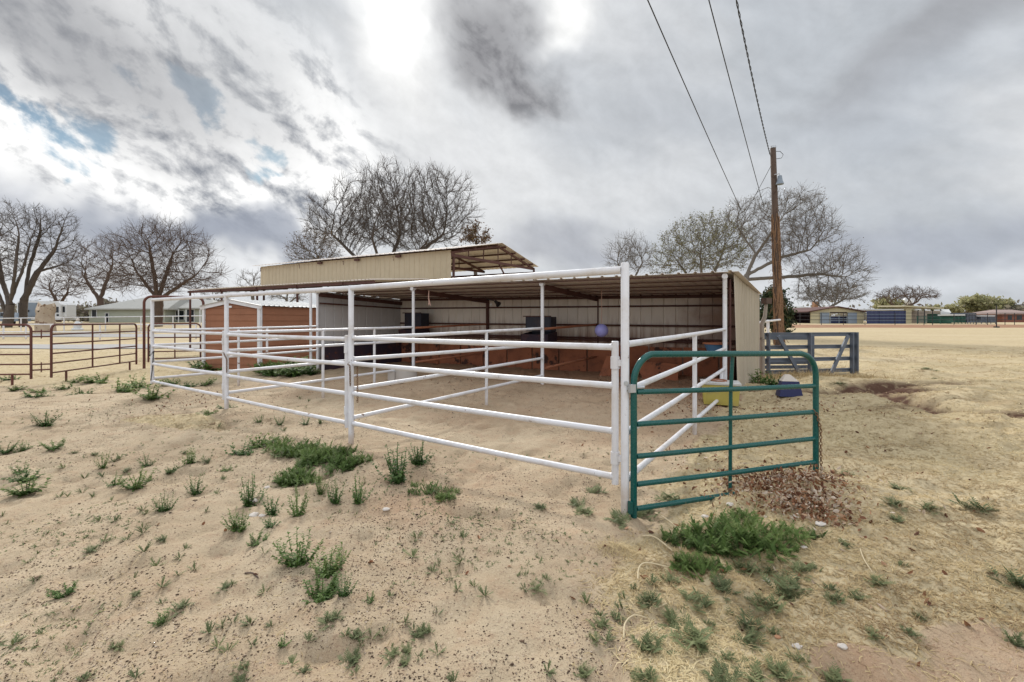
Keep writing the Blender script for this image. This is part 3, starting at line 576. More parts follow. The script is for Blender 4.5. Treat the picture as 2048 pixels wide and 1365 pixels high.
for k in range(5):
    q = lf.lerp(le, k/4.6); part(barn, 'lean_to_rafter', MB().beam(at(q, 3.1), at(q+V3((1.7, 3.3, 0)), 3.42), .08, .1), M['darkrust'])
    q2 = q+V3((.05, .1, 0)); part(barn, 'post', MB().tube([at(q2, 0), at(q2, 3.06)], .05, 10), M['darkrust'])

# ------------------------------------------------------------------ brown storage shed on the left
s0, s1, s2 = V3((-7.93, 14.0, 0)), V3((-10.05, 14.55, 0)), V3((-7.0, 16.9, 0)); s3 = s1+(s2-s0)
st = thing('storage_shed', 'brown lap sided storage shed with white trim and a low white roof', 'shed', at(s0, .1)); ZEs, ZPs = 2.06, 2.25
def lapwall(a, b, z0, zt, nrm, peak=None, board=.2):
    mb = MB(); z = z0; nrm = Vector(nrm).normalized()
    while z < (peak or zt)-.01:
        z1 = min(z+board, peak or zt); aa, bb2 = a, b
        if z1 > zt+.01: 
            t = max(0, (z-zt)/((peak or zt)-zt))*.5; aa, bb2 = a.lerp(b, t), a.lerp(b, 1-t); t2 = ((z1-zt)/((peak or zt)-zt))*.5; a2, b2 = a.lerp(b, t2), a.lerp(b, 1-t2)
        else: a2, b2 = aa, bb2
        lo, hi = nrm*.022, nrm*.006
        mb.add([at(aa, z)+lo, at(bb2, z)+lo, at(b2, z1)+hi, at(a2, z1)+hi, at(aa, z)-nrm*.02, at(bb2, z)-nrm*.02, at(b2, z1)-nrm*.02, at(a2, z1)-nrm*.02], [(0, 1, 2, 3), (5, 4, 7, 6), (1, 0, 4, 5), (3, 2, 6, 7), (0, 3, 7, 4), (2, 1, 5, 6)]); z = z1
    return mb
n_f = V3((-.25, -.97, 0)); n_r = V3((.952, -.305, 0))
part(st, 'wall', lapwall(s1, s0, .0, ZEs, n_f, ZPs-.02), M['brownside']); part(st, 'wall', lapwall(s0, s2, .0, ZEs, n_r), M['brownside']); part(st, 'wall', lapwall(s2, s3, 0, ZEs, -n_f, ZPs-.02), M['brownside']); part(st, 'wall', lapwall(s3, s1, 0, ZEs, -n_r), M['brownside'])
for q in (s0, s1, s2): part(st, 'corner_trim', MB().box(at(q, 1.03)+(n_f+n_r*.3)*.012, (.10, .10, 2.06), (n_r.x, n_r.y)), M['white'])
pk, pk2 = (s0+s1)/2, (s2+s3)/2; oF = n_f*.12; oR = n_r*.12
part(st, 'roof', MB().ribroof(at(s0+oF+oR, ZEs+.02), at(s2-oF+oR, ZEs+.02), at(pk2-oF, ZPs+.04), at(pk+oF, ZPs+.04), .2, .02, .05), M['whitesheet']); part(st, 'roof', MB().ribroof(at(s1+oF-oR, ZEs+.02), at(s3-oF-oR, ZEs+.02), at(pk2-oF, ZPs+.038), at(pk+oF, ZPs+.038), .2, .02, .05), M['whitesheet'])
for a, b in ((s0+oR, pk), (s1-oR, pk)): part(st, 'fascia', MB().beam(at(a+n_f*.06, ZEs-.04), at(b+n_f*.06, ZPs-.03), .03, .12), M['white'])
part(st, 'plaque', MB().box(P(462, 614, 14.2)+n_f*.03, (.12, .02, .06), (s0-s1)[:2]), M['rv'])

# ------------------------------------------------------------------ rusty stock gates on the left
def rusty_gate(a, b, z0, z1, nr, label, stiles=(), corners=True, feet=()):
    a, b = Vector(a), Vector(b); g = thing('stock_gate', label, 'gate', at(a, hz(a.x, a.y))); L = (b-a).length; rc = .14/L
    def q(t, z): return at(a.lerp(b, t), z)
    path = [q(0, z0-.12), q(0, z1-.14)]+[q(rc*(1-math.cos(x)), z1-.14+.14*math.sin(x)) for x in np.linspace(.2, 1.4, 6)]+[q(rc, z1), q(1-rc, z1)]+[q(1-rc+rc*math.sin(x), z1-.14+.14*math.cos(x)) for x in np.linspace(.2, 1.4, 6)]+[q(1, z1-.14), q(1, z0-.12)]
    part(g, 'frame', MB().tube(path, .027, 10), M['rust'], angle=60)
    for k in range(nr): part(g, 'rail', MB().tube([q(.005, lerp(z0, z1, k/nr)), q(.995, lerp(z0, z1, k/nr))], .020, 8), M['rust'])
    for t in stiles: part(g, 'stile', MB().tube([q(t, z0), q(t, z1)], .02, 8), M['rust'])
    for t in feet: part(g, 'foot', MB().tube([q(t, z0-.28), q(t, z0)], .025, 8), M['rust'])
    return g
ga, gb, gc = V3((-12.05, 11.15, 0)), V3((-11.75, 11.35, 0)), V3((-12.45, 14.75, 0))
rusty_gate(ga, V3((-15.7, 10.9, 0)), .26, 1.50, 5, 'rusty six rail stock gate cut by the left edge of the photo', (.45,), feet=(.12,))
rusty_gate(gb, gc, .27, 1.50, 5, 'rusty six rail stock gate with two uprights beside the tall rusty arch', (.42, .76), feet=(.14, .9))
for z in (1.2, .35): pass
h1 = MB(); 
for z in (1.33, 1.2, .5, .36): h1.tube([at(ga, z), at(gb, z)], .018, 8)
h1.tube([at(ga.lerp(gb, .5), 1.15), at(ga.lerp(gb, .5), 1.38)], .012, 8); h1.tube([at(ga.lerp(gb, .5), .3), at(ga.lerp(gb, .5), .55)], .012, 8)
single('gate_latch', 'rusty hinge pins joining the two rusty stock gates', 'hinge', h1, M['rust'], at(ga, .3))
fa, fb = V3((-12.36, 14.95, 0)), V3((-10.75, 15.5, 0)); g = thing('gate_arch', 'tall rusty pipe arch framing the small rusty bow gate', 'gate frame', at(fa, 0))
path = [at(fa, -.2), at(fa, 2.2)]+[at(fa.lerp(fb, .13*(1-math.cos(x))), 2.2+.22*math.sin(x)) for x in np.linspace(.2, 1.4, 6)]+[at(fa.lerp(fb, .13), 2.42), at(fa.lerp(fb, .87), 2.42)]+[at(fa.lerp(fb, .87+.13*math.sin(x)), 2.2+.22*math.cos(x)) for x in np.linspace(.2, 1.4, 6)]+[at(fb, 2.2), at(fb, -.2)]
part(g, 'arch', MB().tube(path, .04, 12), M['rust'], angle=60)
rusty_gate(fa.lerp(fb, .07), fb.lerp(fa, .05), .32, 1.50, 5, 'small rusty bow gate hanging inside the tall rusty arch', (.5,))

# ------------------------------------------------------------------ grey channel gate beside the shed
ka, kbb = V3((6.30, 11.15, 0)), V3((9.05, 11.75, 0)); g = thing('channel_gate', 'grey steel channel gate with diagonal braces standing in dead weeds beside the shed', 'gate', at(ka, .2))
def kq(t, z): q = ka.lerp(kbb, t); return at(q, z)
def channel(a, b, w): 
    mb = MB().beam(a, b, .03, w); off = V3((.05, -.24, 0)).normalized()*.03
    d = (Vector(b)-Vector(a)).normalized(); up = off.cross(d).normalized()
    for s in (-1, 1): mb.beam(Vector(a)+up*s*w*.38+off*.75, Vector(b)+up*s*w*.38+off*.75, .03, w*.2)
    return mb
for z in (1.25, .93, .61, .31, .14): part(g, 'rail', channel(kq(.0, z), kq(1, z+(0 if z > .2 else .03)), .10), M['grey'])
for t in (.03, .47, .94, .985): mb = MB(); o = V3((.05, -.24, 0)).normalized()*.035; mb.beam(kq(t, .08)+o*(1.9 if t != .985 else 2.4), kq(t, 1.30)+o*(1.9 if t != .985 else 2.4), .10, .035, (kbb-ka)[:]); part(g, 'upright', mb, M['grey'])
for a, b in ((.12, .36), (.88, .68)): o = V3((.05, -.24, 0)).normalized()*.11; part(g, 'brace', MB().beam(kq(a, 1.22)+o, kq(b, .20)+o, .09, .04, V3((.05, -.24, 0))), M['grey'])
ka2 = ka+V3((.1, .35, 0)); g = thing('channel_gate', 'second grey channel gate stacked behind the braced grey gate, closest to the shed', 'gate', at(ka2, .2))
for z in (1.16, .52, .40, .24): part(g, 'rail', MB().beam(at(ka2, z), at(ka2+V3((1.55, .3, 0)), z-.02), .03, .09), M['grey'])
for t in (0, 1): part(g, 'upright', MB().beam(at(ka2+V3((1.55*t, .3*t-.03, 0)), .1), at(ka2+V3((1.55*t, .3*t-.03, 0)), 1.22), .08, .03), M['grey'])
# timber post with a brown box at the shed's back corner, white rail piece behind
tp = V3((6.05, 10.75, 0)); g = thing('timber_post', 'crooked weathered post with a small brown box on top at the shed back corner', 'post', at(tp, .1))
part(g, 'post', MB().tube([at(tp, 0), at(tp, .9)+V3((.0, 0, 0)), at(tp, 1.5)+V3((-.02, 0, 0)), at(tp, 1.7)+V3((.06, 0, 0)), at(tp, 2.0)+V3((.09, 0, 0))], [.06, .055, .055, .045, .035], 10), M['grey_timber']); part(g, 'box', MB().box(at(tp, 2.08)+V3((.1, 0, 0)), (.17, .15, .14), (.9, .3)), M['post'])
wp = P(1536, 655, 15.0); g = thing('pipe_fence', 'short white pipe fence end behind the utility pole foot', 'fence', (wp.x, wp.y, .2)); part(g, 'rail', MB().tube([P(1519, 645, 13.5), P(1560, 640, 17)], .035, 10), M['white']); part(g, 'post', MB().tube([P(1536, 641, 15)+V3((0, 0, .02)), V3((wp.x, wp.y, 0))], .045, 10), M['white'])

# ------------------------------------------------------------------ utility pole and wires
pb, pt = P(1559.5, 712, 20), P(1546, 297, 20); pb.z = .1; g = thing('utility_pole', 'brown timber utility pole wrapped in dead vine, leaning slightly left', 'utility pole', (pb.x, pb.y, hz(pb.x, pb.y)))
part(g, 'pole', MB().tube([pb, pb.lerp(pt, .3), pb.lerp(pt, .6), pt-V3((0, 0, .02)), pt], [.17, .155, .135, .115, .10], 14), M['post']); part(g, 'cap', MB().tube([pt, pt+V3((0, 0, .09))], .125, 14), M['galv'])
vm = MB(); r2 = random.Random(3)
for k in range(110):
    t0 = r2.random()**1.5*.62; t1 = min(.68, t0+.06+.22*r2.random()); a0 = r2.random()*6.3; tw = r2.uniform(-1.6, 1.6); pts = []
    for i in range(8):
        t = lerp(t0, t1, i/7); rad = lerp(.17, .13, t)+.012+.10*max(0, (.42-t))*r2.random(); a = a0+tw*i/7+.12*math.sin(i*2+k); c = pb.lerp(pt, t); pts.append(c+V3((math.cos(a)*rad, math.sin(a)*rad, 0)))
    vm.tube(pts, [r2.uniform(.010, .026)]*7+[.006], 5)
for k in range(60):
    t = r2.random()*.45; a = r2.random()*6.3; c = pb.lerp(pt, t); q = c+V3((math.cos(a), math.sin(a), 0))*.17; e = q+V3((math.cos(a)*r2.uniform(.1, .35), math.sin(a)*.2, -r2.uniform(.0, .5))); vm.tube([q, q.lerp(e, .5)+V3((0, 0, .08)), e], [.010, .008, .004], 4)
part(g, 'vine', vm, M['vine'])
lt = P(1557, 362, 19.75); l = MB().tube([lt+V3((-.12, .1, .30)), lt+V3((.04, 0, .32)), lt+V3((.06, 0, .22))], .022, 8); part(g, 'lamp_bracket', l, M['galv']); part(g, 'lamp', MB().lathe(lt+V3((.06, 0, -.16)), [(.16, 0), (.15, .06), (.11, .16), (.09, .30), (.08, .38), (.03, .40)], 14), M['rvblue'])
hk = pt-V3((0, 0, .12)); part(g, 'wire_loop', MB().tube([hk+V3((.1, 0, -.02)), hk+V3((.32, 0, -.02)), hk+V3((.46, 0, -.16)), hk+V3((.38, 0, -.32)), hk+V3((.12, 0, -.36))], .012, 6), M['wire'])
def cable(a, b, sag, r, name, label, kink=None):
    a, b = Vector(a), Vector(b); pts = []
    for i in range(33):
        t = i/32; q = a.lerp(b, t); q.z -= sag*4*t*(1-t); pts.append(q)
    single(name, label, 'wire', MB().tube(pts, r, 6), M['wire'], a)
w1a, w1b = P(1300, 0, 9), P(1482, 420, 21); cable(w1a+(w1a-w1b)*.6, w1b, .12, .013, 'overhead_wire', 'leftmost of the three overhead wires, ending in the trees')
w2a, w2b = P(1420, 0, 10), P(1528, 415, 22); cable(w2a+(w2a-w2b)*.5, w2b, .12, .013, 'overhead_wire', 'middle one of the three overhead wires, passing left of the pole')
w3b = pt+V3((-.14, -.02, -.30)); w3a = P(1478, 0, 11); mb = MB(); e3 = w3a+(w3a-w3b)*.6; pts = []; ptsb = []
for i in range(141):
    t = i/140; q = e3.lerp(w3b, t); q.z -= .35*4*t*(1-t); a = t*150; pts.append(q+V3((math.cos(a)*.018, 0, math.sin(a)*.018))); ptsb.append(q-V3((math.cos(a)*.018, 0, math.sin(a)*.018)))
pts.append(w3b+V3((.04, 0, -.10))); pts.append(pt+V3((-.05, -.02, -.2)))
mb.tube(pts, .012, 5); mb.tube(ptsb, .012, 5); single('overhead_wire', 'rightmost overhead wire, a twisted cable tied to the pole top', 'wire', mb, M['wire'], w3b)
gw = pt.lerp(pb, .08)+V3((-.1, -.02, 0)); cable(gw, P(1478, 448, 22), .05, .012, 'guy_wire', 'thin slanting wire running from high on the pole down left into the trees')
mb = MB().tube([P(1543, 378, 20), P(1536, 375, 20.3), P(1524, 380, 20.6), P(1516, 383, 20.9), P(1508, 395, 21.2), P(1499, 398, 21.5), P(1488, 396, 22)], .012, 6); single('loose_wire', 'loose wavy wire sticking out left from the pole below the lamp', 'wire', mb, M['wire'], P(1543, 378, 20))

# ------------------------------------------------------------------ trees
def frusta(Pa, Pb, Ra, Rb, n):
    d = Pb-Pa; L = np.linalg.norm(d, axis=1, keepdims=True)+1e-9; d = d/L
    a = np.where(np.abs(d[:, 2:3]) < .9, np.array([[0, 0, 1.]]), np.array([[1., 0, 0]])); s = np.cross(d, a); s /= np.linalg.norm(s, axis=1, keepdims=True); u = np.cross(d, s)
    th = np.arange(n)*2*math.pi/n; ring = s[:, None, :]*np.cos(th)[None, :, None]+u[:, None, :]*np.sin(th)[None, :, None]
    V = np.concatenate([Pa[:, None, :]+ring*Ra[:, None, None], Pb[:, None, :]+d[:, None, :]*(Rb[:, None, None]*.3)+ring*Rb[:, None, None]], 1).reshape(-1, 3)
    k = np.arange(n); q = np.stack([k, (k+1) % n, n+(k+1) % n, n+k], -1); Q = (np.arange(len(Pa))*2*n)[:, None, None]+q[None]; return V, Q.reshape(-1, 4)
def grow(seed, trunk, ells, natt, step, kill, infl, up=.08, shell=.45, iters=200, wig=.12):
    r = np.random.default_rng(seed); att = []
    w = np.array([e[3]*e[4]*e[5] for e in ells]); w = w/w.sum()
    for e, k in zip(ells, (w*natt).astype(int)):
        v = r.normal(size=(k, 3)); v /= np.linalg.norm(v, axis=1, keepdims=True); v *= (r.random((k, 1))**shell); v[:, 2] = np.where(v[:, 2] < e[6], e[6]*r.random(k), v[:, 2]); att.append(np.array(e[:3])+v*np.array(e[3:6]))
    att = np.concatenate(att); nodes = []; par = []
    for path in trunk:  # each path: list of points; first path starts at the root, others start at a node near
        st = -1
        if nodes: st = int(np.argmin(np.linalg.norm(np.array(nodes)-np.array(path[0]), axis=1)))
        prev = st
        for i in range(len(path)):
            p = np.array(path[i], float)
            if prev >= 0:
                q = nodes[prev]; m = max(1, int(np.linalg.norm(p-q)/step))
                for j in range(1, m+1): nodes.append(q+(p-q)*j/m+r.normal(size=3)*step*.06); par.append(prev); prev = len(nodes)-1
            else: nodes.append(p); par.append(-1); prev = len(nodes)-1
    N = np.array(nodes); bestd = np.full(len(att), 1e9); besti = np.zeros(len(att), int)
    def upd(i0):
        nonlocal bestd, besti
        if i0 >= len(nodes): return
        S = np.array(nodes[i0:]); dd = np.linalg.norm(att[:, None, :]-S[None], axis=2); j = dd.argmin(1); m = dd[np.arange(len(att)), j]; b = m < bestd; bestd = np.where(b, m, bestd); besti = np.where(b, j+i0, besti)
    upd(0); dirs = {}
    for it in range(iters):
        ok = bestd < infl
        if not ok.any(): break
        NA = np.array(nodes); ii = besti[ok]; v = att[ok]-NA[ii]; v /= np.linalg.norm(v, axis=1, keepdims=True)+1e-9
        acc = np.zeros((len(nodes), 3)); np.add.at(acc, ii, v); act = np.unique(ii); i0 = len(nodes)
        for a in act:
            d = acc[a]; d = d/(np.linalg.norm(d)+1e-9)
            if par[a] >= 0: pd = NA[a]-NA[par[a]]; d = d+.75*pd/(np.linalg.norm(pd)+1e-9)
            d = d+r.normal(size=3)*wig+np.array([0, 0, up]); d /= np.linalg.norm(d); q = NA[a]+d*step
            if a in dirs and any(np.dot(d, e) > .93 for e in dirs[a]): continue
            dirs.setdefault(a, []).append(d); nodes.append(q); par.append(int(a))
        if len(nodes) == i0: break
        upd(i0); keep = bestd > kill; att = att[keep]; bestd = bestd[keep]; besti = besti[keep]
        if len(att) == 0: break
    return np.array(nodes), np.array(par), r
def tree(name, label, base, ells, trunk, d, mat, seed, natt=700, step=.45, kill=.7, infl=6, rtrunk=.35, rtip=.016, twigs=3, twl=.8, leaf=None, leafmat=None, leafn=0, leafs=.12, group=None, up=.08, shell=.45, sides=5, ymul=.85, twdroop=0., cat='tree'):
    """base (px,py); ells: crown ellipses in photograph pixels (cx, cy, rx, ry[, lowest]) built at their own depth and thickness"""
    s = d/F; E = []
    for e in ells:
        c = P(e[0], e[1], d+(e[5] if len(e) > 5 else 0)); E.append((c.x, c.y, c.z, e[2]*s, e[2]*s*ymul, e[3]*s, e[4] if len(e) > 4 else -1))
    T = []; gz = None
    for path in trunk:
        pp = []
        for i, q in enumerate(path):
            v = P(q[0], q[1], d+(q[2] if len(q) > 2 else 0))
            if gz is None: gz = hz(v.x, v.y); v.z = gz-.2
            pp.append((v.x, v.y, v.z))
        T.append(pp)
    N, par, r = grow(seed, T, E, natt, step, kill, infl, up, shell); n = len(N)
    rad2 = np.zeros(n); kids = np.zeros(n, int); step_ = step
    for i in range(n-1, 0, -1):
        if rad2[i] == 0: rad2[i] = rtip**2.1
        rad2[par[i]] += rad2[i]; kids[par[i]] += 1
    if rad2[0] == 0: rad2[0] = rtip**2.1
    fr_ = rad2/rad2[0]; R = rtip+(rtrunk-rtip)*np.maximum(fr_-rtip**2.1/rad2[0], 0)**.70
    root = thing(name, label, cat, (T[0][0][0], T[0][0][1], gz), group); off = np.array(root.location)
    e = np.arange(1, n); e = e[par[1:] >= 0]; Pa, Pb = N[par[e]], N[e]; Rb = R[e]; Ra = np.minimum(R[par[e]], Rb*1.25)
    thick = Rb > max(rtrunk*.16, rtip*2.2)
    def emit(nm, sel, nn, extra=None, mt=mat):
        if not sel.any() and extra is None: return
        V, Q = frusta(Pa[sel], Pb[sel], Ra[sel], Rb[sel], nn)
        if extra is not None and len(extra[0]): V2, Q2 = frusta(extra[0], extra[1], extra[2], extra[3], nn); Q = np.concatenate([Q, Q2+len(V)]); V = np.concatenate([V, V2])
        o = np_obj(nm, V-off, Q, mt, smooth=True); o.parent = root
    emit('trunk', thick, 8)
    tip = np.where(Rb < rtip*2.3)[0]; ta, tb = [], []
    for k in range(twigs):
        st = Pb[tip]; dr = (Pb[tip]-Pa[tip]); dr /= np.linalg.norm(dr, axis=1, keepdims=True)+1e-9
        dr = dr+r.normal(size=dr.shape)*.55+np.array([0, 0, .25-twdroop]); dr /= np.linalg.norm(dr, axis=1, keepdims=True); L = twl*(.4+.8*r.random((len(tip), 1)))
        m1 = st+dr*L*.5; dr2 = dr+r.normal(size=dr.shape)*.35+np.array([0, 0, .1-twdroop]); dr2 /= np.linalg.norm(dr2, axis=1, keepdims=True); m2 = m1+dr2*L*.5
        ta += [st, m1]; tb += [m1, m2]
    if ta:
        ta, tb = np.concatenate(ta), np.concatenate(tb); ex = (ta, tb, np.full(len(ta), rtip*.62), np.full(len(ta), rtip*.4))
    else: ex = None
    emit('crown', ~thick, 4 if sides > 4 else 3, ex)
    if leafn and leafmat:
        src = tb if ex is not None else Pb[tip]; i = r.integers(0, len(src), leafn); c = src[i]+r.normal(size=(leafn, 3))*leafs*1.6; leaves(root, c, leafs, leafmat, r, off)
    return root
def leaves(root, c, size, mat, r, off, name='foliage'):
    n = len(c); a = r.normal(size=(n, 3)); a /= np.linalg.norm(a, axis=1, keepdims=True); b = np.cross(a, r.normal(size=(n, 3))); b /= np.linalg.norm(b, axis=1, keepdims=True); s = (size*(.5+r.random((n, 1))))
    V = np.stack([c-a*s, c+b*s*.45, c+a*s, c-b*s*.45], 1).reshape(-1, 3); Q = np.arange(4*n).reshape(n, 4); t = np.repeat(r.random(n), 4)
    o = np_obj(name, V-off, Q, mat, tint=t); o.parent = root; return o
def bush(name, label, ells, d, mat, seed, n, size, base, cat='tree', group=None, clump=.35, trunkmat=None):
    r = np.random.default_rng(seed); s = d/F; pts = []
    w = np.array([e[2]*e[3] for e in ells], float); w /= w.sum()
    for e, k in zip(ells, (w*n).astype(int)):
        c = P(e[0], e[1], d); nc = max(6, k//60); v = r.normal(size=(nc, 3)); v /= np.linalg.norm(v, axis=1, keepdims=True); v *= r.random((nc, 1))**.33
        cc = np.array(c)+v*np.array([e[2], e[2]*.8, e[3]])*s; j = r.integers(0, nc, k); pts.append(cc[j]+r.normal(size=(k, 3))*np.array([1, 1, .8])*clump*min(e[2], e[3])*s)
    pts = np.concatenate(pts); b = P(base[0], base[1], d); z = hz(b.x, b.y); pts = pts[pts[:, 2] > z]; root = thing(name, label, cat, (b.x, b.y, z), group)
    top = max(P(e[0], e[1], d).z for e in ells); V, Q = [], []
    mb = MB()
    for k in range(5): a = k*1.3; mb.tube([V3((b.x, b.y, z-.1)), V3((b.x+math.cos(a)*.3*ells[0][2]*s, b.y+math.sin(a)*.2*ells[0][2]*s, lerp(z, top, .6))), V3((b.x+math.cos(a)*.6*ells[0][2]*s, b.y+math.sin(a)*.5*ells[0][2]*s, top))], [.05*d/24, .035*d/24, .01*d/24], 6)
    part(root, 'trunk', mb, trunkmat or M['bark']); leaves(root, pts, size, mat, r, np.array(root.location)); return root

tree('bare_tree', 'huge bare tree fanning up behind the tall hay barn', None, [(640, 425, 30, 34), (625, 404, 16, 14), (690, 400, 32, 46), (742, 388, 28, 60), (790, 380, 30, 62), (838, 388, 28, 58), (882, 398, 28, 58), (925, 388, 26, 46), (940, 425, 20, 30), (690, 462, 80, 36), (800, 445, 120, 60), (890, 455, 50, 44), (765, 370, 60, 30), (860, 372, 60, 28), (715, 420, 40, 40), (910, 430, 40, 40)],
     [[(770, 660), (768, 560)], [(768, 575), (700, 500, 1)], [(768, 560), (745, 480, -2)], [(768, 560), (800, 470, 1)], [(768, 565), (850, 490, 0)], [(768, 560), (885, 470, 2)], [(768, 570), (665, 470, 0)]], 38, M['bark'], 11, natt=5200, step=.30, kill=.44, infl=6, rtrunk=.40, rtip=.015, twigs=5, twl=.9, up=.10)
tree('bare_tree', 'small brownish twiggy tree left of the huge bare tree', None, [(630, 505, 54, 44, -.5)], [[(645, 660), (640, 560)]], 34, M['barkgrey'], 12, natt=900, step=.25, kill=.33, infl=3, rtrunk=.13, rtip=.012, twigs=4, twl=.5, leafn=900, leafmat=M['brownleaf'], leafs=.06)
tree('mulberry_tree', 'spreading bare mulberry with a thick trunk before the grey roofed house', None, [(320, 500, 70, 56, -.6), (260, 500, 38, 40), (385, 505, 40, 38), (410, 550, 36, 30), (240, 550, 28, 34), (330, 560, 90, 30), (425, 575, 22, 14)],
     [[(315, 648), (316, 598)], [(316, 600), (270, 540, 1)], [(316, 598), (300, 500, -1)], [(316, 598), (345, 510, 1)], [(316, 600), (385, 555, 0)]], 62, M['barkred'], 13, natt=2200, step=.45, kill=.74, infl=8, rtrunk=.62, rtip=.023, twigs=4, twl=1.9, up=.05, twdroop=.0)
tree('cottonwood_tree', 'tall dark bare cottonwood at the left edge of the photo', None, [(10, 440, 40, 36), (55, 450, 34, 40), (30, 500, 50, 40), (-40, 450, 50, 50), (-30, 520, 60, 60)], [[(14, 648), (20, 612)], [(20, 612), (4, 560, 1), (-6, 500, 1)], [(20, 610), (30, 540, -1), (38, 470, -1)], [(20, 605), (44, 545, 0), (62, 480, 0)], [(14, 630), (-30, 520, 0)]], 58, M['bark'], 14, natt=3000, step=.42, kill=.64, infl=7, rtrunk=.50, rtip=.020, twigs=4, twl=.9)
tree('cottonwood_tree', 'leaning dark bare cottonwood beside the white trailer, second from the left edge', None, [(125, 450, 28, 28), (140, 490, 26, 28), (95, 470, 34, 40), (120, 530, 34, 22), (75, 445, 24, 34)], [[(46, 646), (48, 600)], [(48, 600), (75, 545, 0), (110, 500, 0)], [(48, 598), (60, 530, 1), (80, 470, 1)], [(75, 545), (120, 530, 0)]], 60, M['bark'], 15, natt=2200, step=.42, kill=.64, infl=7, rtrunk=.42, rtip=.020, twigs=4, twl=.9)
tree('bare_tree', 'bare many stemmed tree between the cottonwoods and the mulberry', None, [(190, 545, 60, 68, -.6), (215, 510, 35, 40, -.4)], [[(205, 640), (200, 590)], [(200, 600), (165, 550, 1)], [(200, 600), (225, 530, -1)]], 84, M['barkred'], 16, natt=1700, step=.6, kill=.92, infl=9, rtrunk=.5, rtip=.026, twigs=4, twl=1.5)
tree('bare_tree', 'low bare tree behind the white trailer', None, [(120, 580, 40, 36, -.5)], [[(118, 640), (118, 610)], [(118, 612), (135, 585, 0)], [(118, 612), (100, 580, 0)]], 88, M['barkred'], 17, natt=900, step=.6, kill=.8, infl=7, rtrunk=.42, rtip=.028, twigs=4, twl=1.2)
for i, (x, y, w_, h_, l) in enumerate(((505, 575, 30, 32, 'small grey bare tree seen left of the beige barn wall'), (430, 600, 28, 22, 'low bare tree seen under the left end of the barn lean-to roof'), (575, 590, 38, 30, 'bare tree seen under the middle of the barn lean-to roof'))):
    tree('bare_tree', l, None, [(x, y, w_, h_, -.4)], [[(x, 648), (x, y+12)]], 95, M['barkgrey'], 20+i, natt=650, step=.7, kill=.9, infl=8, rtrunk=.35, rtip=.03, twigs=4, twl=1.3)
tree('conifer_tree', 'small rusty brown conifer showing above the barn ridge', None, [(952, 476, 26, 26, -.9)], [[(950, 650), (951, 500)]], 46, M['bark'], 24, natt=160, step=.5, kill=.7, infl=6, rtrunk=.2, rtip=.02, twigs=3, twl=.6, leafn=1500, leafmat=M['brownleaf'], leafs=.11)
tree('bare_tree', 'thin twiggy bare tree behind the shed roof, left of the olive tree', None, [(1258, 520, 48, 44, -.5)], [[(1262, 655), (1260, 560)], [(1260, 575), (1235, 525, 0)], [(1260, 575), (1285, 525, 0)]], 40, M['barkgrey'], 25, natt=700, step=.3, kill=.42, infl=4, rtrunk=.13, rtip=.012, twigs=4, twl=1.0, up=.25)
tree('olive_tree', 'rounded budding olive green tree behind the shed roof', None, [(1410, 500, 95, 68, -.6), (1340, 525, 45, 45, -.6), (1450, 470, 45, 40, -.4)], [[(1405, 655), (1408, 590)], [(1408, 600), (1360, 530, 1)], [(1408, 595), (1440, 520, 0)], [(1408, 595), (1400, 510, -1)]], 42, M['barkgrey'], 26, natt=2400, step=.33, kill=.50, infl=5, rtrunk=.24, rtip=.013, twigs=4, twl=.65, leafn=9000, leafmat=M['olivebud'], leafs=.075)
tree('bare_tree', 'large pale bare tree with wide low limbs behind the utility pole', None, [(1500, 435, 48, 40), (1585, 420, 62, 40), (1630, 460, 50, 44), (1560, 480, 60, 50), (1680, 520, 46, 30), (1640, 545, 60, 26), (1705, 555, 36, 24), (1650, 580, 60, 22)],
     [[(1484, 668), (1490, 560), (1512, 508)], [(1512, 508), (1475, 455, 1)], [(1512, 510), (1560, 440, -1)], [(1496, 550), (1560, 515, 0), (1620, 500, 0)], [(1492, 560), (1560, 555, 1), (1640, 548, 0), (1690, 555, 0)]], 32, M['barkgrey'], 27, natt=4600, step=.26, kill=.37, infl=5, rtrunk=.25, rtip=.0105, twigs=5, twl=.7, leafn=1500, leafmat=M['brownleaf'], leafs=.05)
bush('juniper_bush', 'dark green juniper bush at the foot of the utility pole', [(1550, 630, 30, 34), (1545, 600, 22, 26), (1565, 650, 18, 20)], 23.5, M['juniper'], 28, 6500, .075, (1550, 668), clump=.22)
tree('bare_tree', 'umbrella shaped bare tree behind the far blue wall', None, [(1812, 594, 56, 18, -.3)], [[(1795, 640), (1800, 618)], [(1800, 620), (1775, 604, 0)], [(1800, 620), (1835, 604, 0)]], 120, M['barkred'], 29, natt=1300, step=.6, kill=.75, infl=8, rtrunk=.5, rtip=.034, twigs=4, twl=1.1)
tree('bare_tree', 'bare tree behind the far beige gable barn', None, [(1665, 592, 62, 24, -.5)], [[(1650, 640), (1650, 618)], [(1650, 620), (1690, 598, 0)], [(1650, 620), (1620, 598, 0)]], 115, M['barkgrey'], 30, natt=1100, step=.6, kill=.8, infl=8, rtrunk=.42, rtip=.034, twigs=4, twl=1.1)
bush('far_tree', 'olive green round tree on the far right skyline', [(1973, 610, 42, 20), (1960, 606, 28, 17), (1995, 616, 30, 14)], 150, M['farleaf'], 31, 6000, .5, (1972, 640), clump=.2)
bush('far_tree', 'small olive green tree half behind the umbrella shaped tree', [(1775, 612, 26, 16), (1768, 620, 24, 12)], 140, M['farleaf'], 32, 2500, .45, (1774, 640), clump=.2)
bush('far_tree', 'low olive green tree right of the umbrella shaped tree', [(1880, 620, 30, 10), (1905, 624, 22, 8)], 150, M['farleaf'], 33, 2000, .45, (1885, 640), clump=.25)
